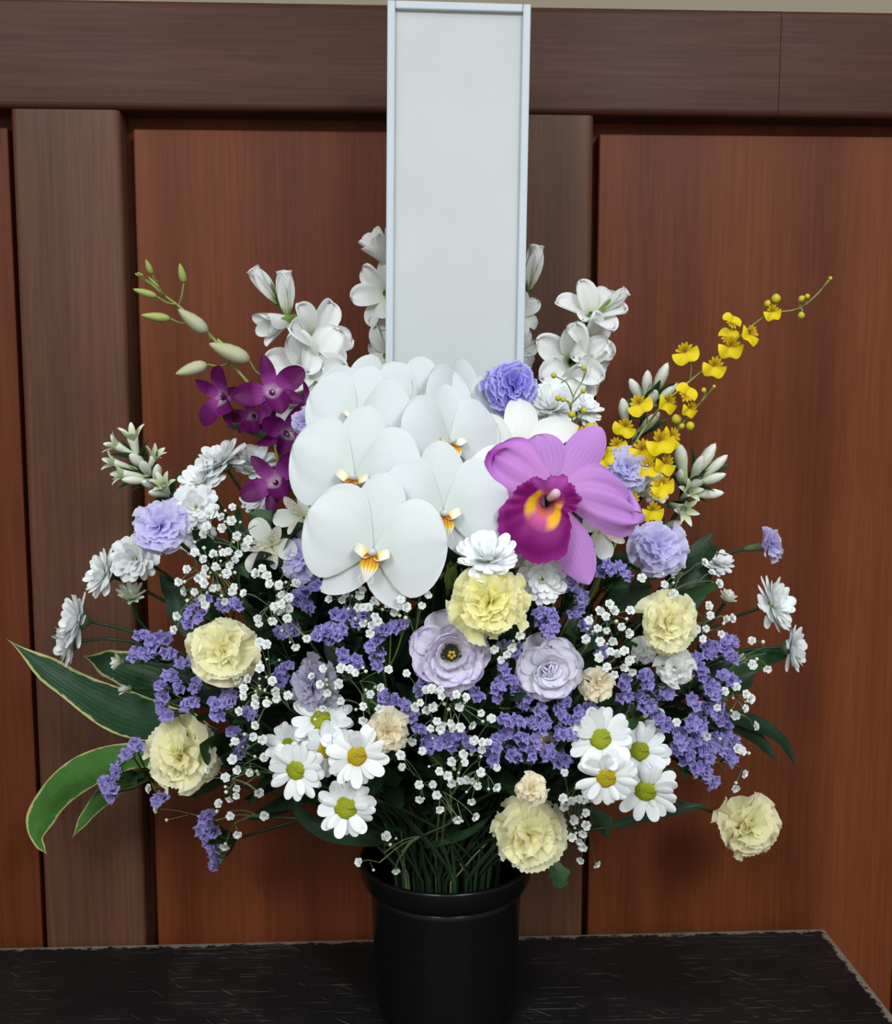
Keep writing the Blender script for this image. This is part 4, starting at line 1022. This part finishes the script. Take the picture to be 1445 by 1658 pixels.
stat_pts += conv((840, 820), 2.89, [(395,290),(430,285),(470,300),(500,320),(215,370),(255,395),(280,420),(300,445),(240,350),(160,520),(140,550),(135,580),(275,500),(310,545),(340,580),(385,670),(990,625),(950,650),(900,660),(890,700),(970,680),(985,705),(830,720),(845,760),(860,785),(585,790),(610,830),(640,860),(680,870),(700,890),(490,820),(495,885),(570,905),(600,930),(620,955),(645,980),(685,1025),(810,920),(880,840),(920,840),(960,800),(990,820),(900,870),(900,950),(930,960),(950,1000),(965,1040),(210,910),(330,935),(280,970),(205,970),(230,1005),(200,1060),(225,1065),(840,1000),(810,1020),(830,1035),(760,1060),(745,1105),(780,1110),(730,1130),(830,1090),(860,1090),(850,1130),(890,1140),(800,1150),(790,1180),(860,1190),(890,1170),(920,1090),(960,1090),(940,1130),(1000,1110),(970,1150),(990,1180),(830,1220),(860,1240),(880,1265),(900,1300),(140,1150),(180,1160),(200,1185)])
stat_hubs = [
 ((325, 985), 'purple statice sprig just above the upper left yellow carnation', 0),
 ((245, 1048), 'purple statice sprig above the far left variegated leaf', .02),
 ((280, 1125), 'purple statice sprig over the base of the long variegated leaf', 0),
 ((490, 965), 'purple statice sprig under the left lavender carnation by the moth orchid', .02),
 ((365, 1140), 'purple statice sprig between the two left yellow carnations', .0),
 ((392, 1210), 'purple statice sprig right of the lower left yellow carnation', .01),
 ((205, 1250), 'purple statice sprig sticking out left of the lower left yellow carnation', -.05),
 ((345, 1350), 'purple statice sprig lowest at left, hanging free against the panel', 0),
 ((555, 1015), 'purple statice sprig below the lowest moth orchid bloom', .0),
 ((625, 1035), 'purple statice sprig left of the open lilac lisianthus', 0),
 ((645, 1140), 'purple statice sprig above the small cream carnation at lower left', .01),
 ((465, 1090), 'shaded purple statice sprig beside the greyish mauve carnation', .03),
 ((725, 1200), 'purple statice sprig at lower centre among the baby\'s breath', .0),
 ((830, 1120), 'purple statice sprig under the pale lilac lisianthus', .01),
 ((850, 1200), 'largest purple statice sprig at lower centre right', .0),
 ((885, 1005), 'purple statice sprig right of the lemon carnation', .01),
 ((925, 955), 'purple statice sprig right of the small white chrysanthemum under the cattleya', .02),
 ((990, 925), 'purple statice sprig beside the hanging cattleya petal', .02),
 ((950, 1010), 'purple statice sprig left of the right yellow carnation among baby\'s breath', .03),
 ((1160, 1055), 'purple statice sprig right of the right yellow carnation', .01),
 ((1160, 1110), 'purple statice sprig right of the small white carnation', .0),
 ((1060, 1115), 'purple statice sprig below the right yellow carnation', .01),
 ((1050, 1150), 'purple statice sprig above the right daisy cluster', .01),
 ((930, 1150), 'purple statice sprig under the cream carnation left of the right daisies', .01),
 ((1130, 1210), 'broad purple statice sprig right of the right daisy cluster', .0),
 ((1170, 1170), 'purple statice sprig at far right above the dark arching leaves', .01),
 ((900, 1222), 'purple statice sprig low beside the shaded cream carnation', .01),
]
def stat_floret(i):
    r = random.Random(i)
    out = []
    for k in range(3):
        x, y = r.uniform(-.3, .3), r.uniform(-.3, .3)
        f = lathe([(.06, -.55), (.12, -.1), (.28, .22), (.46, .34), (.52, .30)], 15)
        v = []
        for (a, b, c) in f[0]:
            an = math.atan2(b, a); rr = math.hypot(a, b)
            q = 1 + .22 * math.cos(5 * an + i + k) * (rr > .2) + r.uniform(-.12, .12)
            v.append((a * q, b * q, c + (r.uniform(-.12, .12) + .10 * math.sin(5 * an)) * (rr > .2)))
        M_ = T(x, y, 0) @ Rx(r.uniform(-30, 30)) @ Ry(r.uniform(-30, 30)) @ S(.86)
        out.append(xf((v, f[1], [(u[0], u[1]) for u in f[2]], 0), M_))
    out.append(lathe([(.05, -1.0), (.20, -.7), (.24, -.4), (.10, -.2)], 6, 1))
    return out
STF = variants('floret', stat_floret, [M['stat'], M['calyx']], 5)
for f in STF:
    f.polygons.foreach_set('use_smooth', [False] * len(f.polygons))
WING = mk('leaf', [petal(L=1, W=.34, prof=ell(.3, .45, .8), nu=5, nv=4, cup=.3, bend=-.3, b0=.1)], [M['leaf_mid']])
groups = {i: [] for i in range(len(stat_hubs))}
for (x, y) in stat_pts:
    i = min(range(len(stat_hubs)), key=lambda k: (stat_hubs[k][0][0] - x) ** 2 + (stat_hubs[k][0][1] - y) ** 2)
    groups[i].append((x, y))
for i, (hub, label, dy) in enumerate(stat_hubs):
    fl = groups[i]
    if not fl: continue
    th = Thing('statice', BASE(0), label, 'flower', 'purple statice sprigs')
    cx = sum(x for x, y in fl) / len(fl); cy = sum(y for x, y in fl) / len(fl)
    hv = Vector((720 - cx, 1330 - cy)); hv = hv / max(1, hv.length) * 42
    Y0 = dome(cx, cy) + dy
    h = at(cx + hv.x, cy + hv.y, Y0 + .03)
    th.part('stem', mk('stem', [tube(stem_path(h, (at(cx, cy, Y0) - h).normalized(), .2), .0015, 5)], [M['stem']]))
    for (x, y) in fl:
        p = at(x, y, dome(x, y) + dy + rnd.uniform(-.008, .008)); k = ppx(p)
        n = ((p - h).normalized() * .7 + Vector((0, -.6, .35)) + Vector((rnd.uniform(-.3, .3), 0, rnd.uniform(-.3, .3)))).normalized()
        f = th.part('floret', rnd.choice(STF), T(*p) @ frame(n, rnd.uniform(0, 360)) @ S(k * rnd.uniform(19, 24)))
        q = p - n * k * 20
        th.part('branch', mk('branch', [tube(spline([h, h.lerp(q, .55) + Vector((0, .004, -.004)), q], 3), .0008, 4)], [M['bract' if rnd.random() < .3 else 'stem']]), None, f)
    for k in range(4):
        th.part('leaf', WING, T(*h.lerp(at(cx, cy, Y0), rnd.uniform(0, .6))) @ frame(((at(cx, cy, Y0) - h).normalized() + Vector((rnd.uniform(-.6, .6), -.2, rnd.uniform(-.6, .6)))).normalized(), rnd.uniform(0, 360)) @ Ry(-70) @ S(.026))

gy = conv((0, 680), 2.779, [(1047,393),(997,437),(1043,452),(1001,486),(940,420),(930,478),(918,512),(1066,521),(877,597),(862,492),(917,627),(960,603),(1004,598),(1030,590),(1075,600),(1058,627),(1034,655),(1021,690),(970,660),(924,668),(915,700),(895,712),(920,735),(843,672),(805,728),(832,770),(876,773),(958,757),(980,752),(1053,752),(1045,770),(1098,780),(908,800),(922,832),(1011,817),(798,882),(784,943),(1180,668),(1202,700),(1152,690),(1214,738),(1258,743),(1302,798),(1267,787),(1240,838),(1268,828),(1300,848),(1160,893),(1166,915),(1228,906),(1292,890),(1380,983),(1330,1020),(1200,1010),(1168,1000),(1169,1118),(1227,1172),(1097,1210),(1150,1250),(1097,1243),(1150,1280),(1200,1275),(1245,1253),(1240,1220),(1296,1238),(1154,1369),(1078,1310),(1117,1165),(1070,1172),(1117,540),(1105,572)])
gy += conv((400, 880), 2.89, [(107,188),(152,196),(229,186),(175,240),(195,255),(160,273),(130,295),(165,300),(150,318),(190,350),(281,445),(362,213),(465,235),(385,262),(445,265),(540,218),(528,243),(595,268),(543,298),(522,300),(568,300),(645,262),(660,285),(690,322),(708,285),(746,297),(720,262),(790,222),(850,240),(820,290),(600,340),(612,365),(543,375),(583,382),(576,420),(63,580),(120,643),(192,712),(40,722),(93,747),(357,585),(304,622),(343,660),(433,656),(376,700),(440,737),(357,772),(440,583),(480,587),(508,605),(578,705),(624,673),(545,762),(620,773),(546,829),(663,590),(748,607),(912,715),(980,707),(1024,720),(838,685),(865,680),(905,682),(810,745),(840,780),(790,765),(870,765),(1095,793),(1145,820),(890,830),(915,850),(955,840),(860,865),(905,870),(960,865),(1000,860),(1053,850),(995,765),(1064,920),(1100,930),(1130,930),(1100,965),(1015,985),(1018,1025),(960,1020),(900,1065),(940,1087),(806,1128),(870,1128),(890,1178),(958,1120),(1000,1110),(1030,1105),(1058,1110),(1080,1135),(1167,1140),(1095,1070),(1170,1048),(808,1197),(903,1244),(985,1290),(1052,1207),(1067,1277),(727,1045),(653,1370),(820,970),(720,990),(775,925),(80,1000),(53,1165),(82,1274),(72,918),(40,850),(28,905),(1158,495),(1218,520),(1190,545),(1240,488),(1278,430),(1300,380),(1290,345)])
gy += conv((840, 820), 2.89, [(425,458),(447,488),(380,490),(410,515),(330,533),(370,570),(412,580),(482,562),(517,594),(314,620),(381,631),(440,630),(430,680),(462,690),(496,676),(377,708),(520,720),(413,752),(448,787),(532,775),(495,755),(803,460),(890,465),(897,510),(830,575),(862,620),(948,597),(998,523),(970,525),(877,572),(1095,740),(1165,760),(1093,628),(1020,845),(1065,878),(1085,900),(1060,945),(1017,980),(1107,1027),(965,865),(930,940),(1025,1133),(1045,1145),(1055,1250),(1015,1318),(880,1075),(740,1010),(683,365),(725,410),(577,335),(522,488),(870,262),(905,310),(938,362),(215,1245)])
gy += conv((500, 1180), 2.89, [(362,505),(236,624),(409,664),(458,776),(1190,325),(1230,338),(1263,330),(1290,330),(1197,365),(1240,428),(1297,453),(1285,490),(1233,507),(1270,527),(1284,553),(1190,545),(1273,615),(1347,632),(1297,393)])
gy += conv((0, 1000), 2.89, [(975,710),(1088,663),(1112,713),(1168,725),(1055,748),(1213,818),(1107,833),(1075,848),(1107,798),(1025,870),(1078,928),(1238,927),(1112,1014),(1052,1070),(700,800),(735,895),(1100,580),(1197,500),(1237,653),(1185,558),(1228,572)])
gyp_hubs = [
 ((365, 850), 'baby\'s breath sprig right of the left lavender carnation, below the white chrysanthemums'),
 ((335, 920), 'dense baby\'s breath sprig above the upper left yellow carnation'),
 ((445, 970), 'baby\'s breath sprig between the upper left yellow carnation and the lowest moth orchid'),
 ((590, 975), 'baby\'s breath sprig directly beneath the lowest moth orchid bloom'),
 ((680, 970), 'baby\'s breath sprig left of the lemon carnation'),
 ((420, 1110), 'baby\'s breath sprig between the left yellow carnations and the mauve carnation'),
 ((540, 1110), 'baby\'s breath sprig in front of the greyish mauve carnation'),
 ((390, 1260), 'sparse baby\'s breath sprig right of the lower left yellow carnation'),
 ((385, 1330), 'sparse baby\'s breath sprig lowest at left beside the hanging statice'),
 ((720, 1150), 'dense baby\'s breath sprig at lower centre below the open lisianthus'),
 ((700, 1265), 'baby\'s breath sprig lowest at centre above the bucket stems'),
 ((770, 1230), 'baby\'s breath sprig left of the largest statice at lower centre'),
 ((620, 1400), 'thin branching baby\'s breath stalk hanging over the left rim of the bucket'),
 ((940, 1340), 'baby\'s breath sprig right of the bucket rim yellow carnation'),
 ((830, 1040), 'small baby\'s breath sprig between the lemon carnation and the lisianthus pair'),
 ((985, 1020), 'dense baby\'s breath sprig left of the right yellow carnation'),
 ((1005, 1075), 'baby\'s breath sprig above the small cream carnation at right'),
 ((1140, 1000), 'baby\'s breath sprig right of the right yellow carnation'),
 ((1130, 940), 'sparse baby\'s breath sprig below the side-on lavender bud'),
 ((1225, 1070), 'sparse baby\'s breath sprig under the rightmost chrysanthemum'),
 ((1200, 1140), 'baby\'s breath sprig at far right above the dark arching leaves'),
 ((1190, 1250), 'sparse baby\'s breath sprig above the far lower right yellow carnation'),
]
def gfloret(i):
    r = random.Random(50 + i); out = []
    for (c, e, L) in ((6, 10, .55), (5, 42, .46), (3, 70, .36)):
        for k in range(c):
            out.append(xf(petal(L=L, W=L * .85, prof=ell(.4, .6, .4), nu=3, nv=3, cup=.3, bend=-.3, b0=.2, ruf=.06), Rz(360 * k / c + r.uniform(-15, 15)) @ Ry(-e + r.uniform(-8, 8))))
    out.append(lathe([(.02, -.4), (.14, -.3), (.17, 0), (.1, .05)], 6, 1))
    return out
GYF = variants('floret', gfloret, [M['gyp'], M['calyx']], 4)
GYB = mk('bud', [lathe([(0, -.5), (.3, -.3), (.5, 0), (.4, .3), (0, .5)], 6)], [M['gyp_bud']])
groups = {i: [] for i in range(len(gyp_hubs))}
for (x, y) in gy:
    i = min(range(len(gyp_hubs)), key=lambda k: (gyp_hubs[k][0][0] - x) ** 2 + (gyp_hubs[k][0][1] - y) ** 2)
    groups[i].append((x, y))
for i, (hub, label) in enumerate(gyp_hubs):
    fl = groups[i]
    if not fl: continue
    th = Thing('gypsophila', BASE(0), label, 'flower', 'baby\'s breath sprigs')
    cx = sum(x for x, y in fl) / len(fl); cy = sum(y for x, y in fl) / len(fl)
    Y0 = dome(cx, cy) - .012
    hv = Vector((720 - cx, 1300 - cy)); hv = hv / max(1, hv.length) * 55
    if hub[1] == 1400: hv = Vector((60, -40))
    h = at(cx + hv.x, cy + hv.y, Y0 + .035)
    th.part('stem', mk('stem', [tube(stem_path(h, (at(cx, cy, Y0) - h).normalized(), .2), .0010, 5)], [M['stem_fine']]))
    # side nodes carry the fine branches
    nodes = [at(cx + rnd.uniform(-25, 25), cy + rnd.uniform(-20, 20), Y0 + .018) for k in range(4)]
    br = [tube(spline([h, h.lerp(nd, .5) + Vector((0, .002, .003)), nd], 3), .00065, 4) for nd in nodes]
    for (x, y) in fl:
        p = at(x, y, dome(x, y) - .012 + rnd.uniform(-.012, .010)); k = ppx(p)
        nd = min(nodes, key=lambda q: (q - p).length)
        d_ = (p - nd).normalized()
        n = (d_ * .5 + Vector((rnd.uniform(-.4, .4), -.9, rnd.uniform(-.1, .5)))).normalized()
        f = th.part('floret', rnd.choice(GYF), T(*p) @ frame(n, rnd.uniform(0, 360)) @ S(k * rnd.uniform(12.5, 16.5)))
        q = p - n * k * 4
        th.part('pedicel', mk('pedicel', [tube(spline([nd, nd.lerp(q, .6) + Vector((0, 0, .002)), q], 3), .00042, 4)], [M['stem_fine']]), None, f)
        if rnd.random() < .55:
            e = nd.lerp(p, .7) + Vector((rnd.uniform(-.010, .010), rnd.uniform(-.01, .004), rnd.uniform(-.010, .012)))
            b = th.part('bud', GYB, T(*e) @ S(k * rnd.uniform(4.5, 7.5)))
            th.part('pedicel', mk('pedicel', [tube([nd.lerp(p, .45), e], .00035, 4)], [M['stem_fine']]), None, b)
    th.part('branches', mk('branches', br, [M['stem_fine']]))
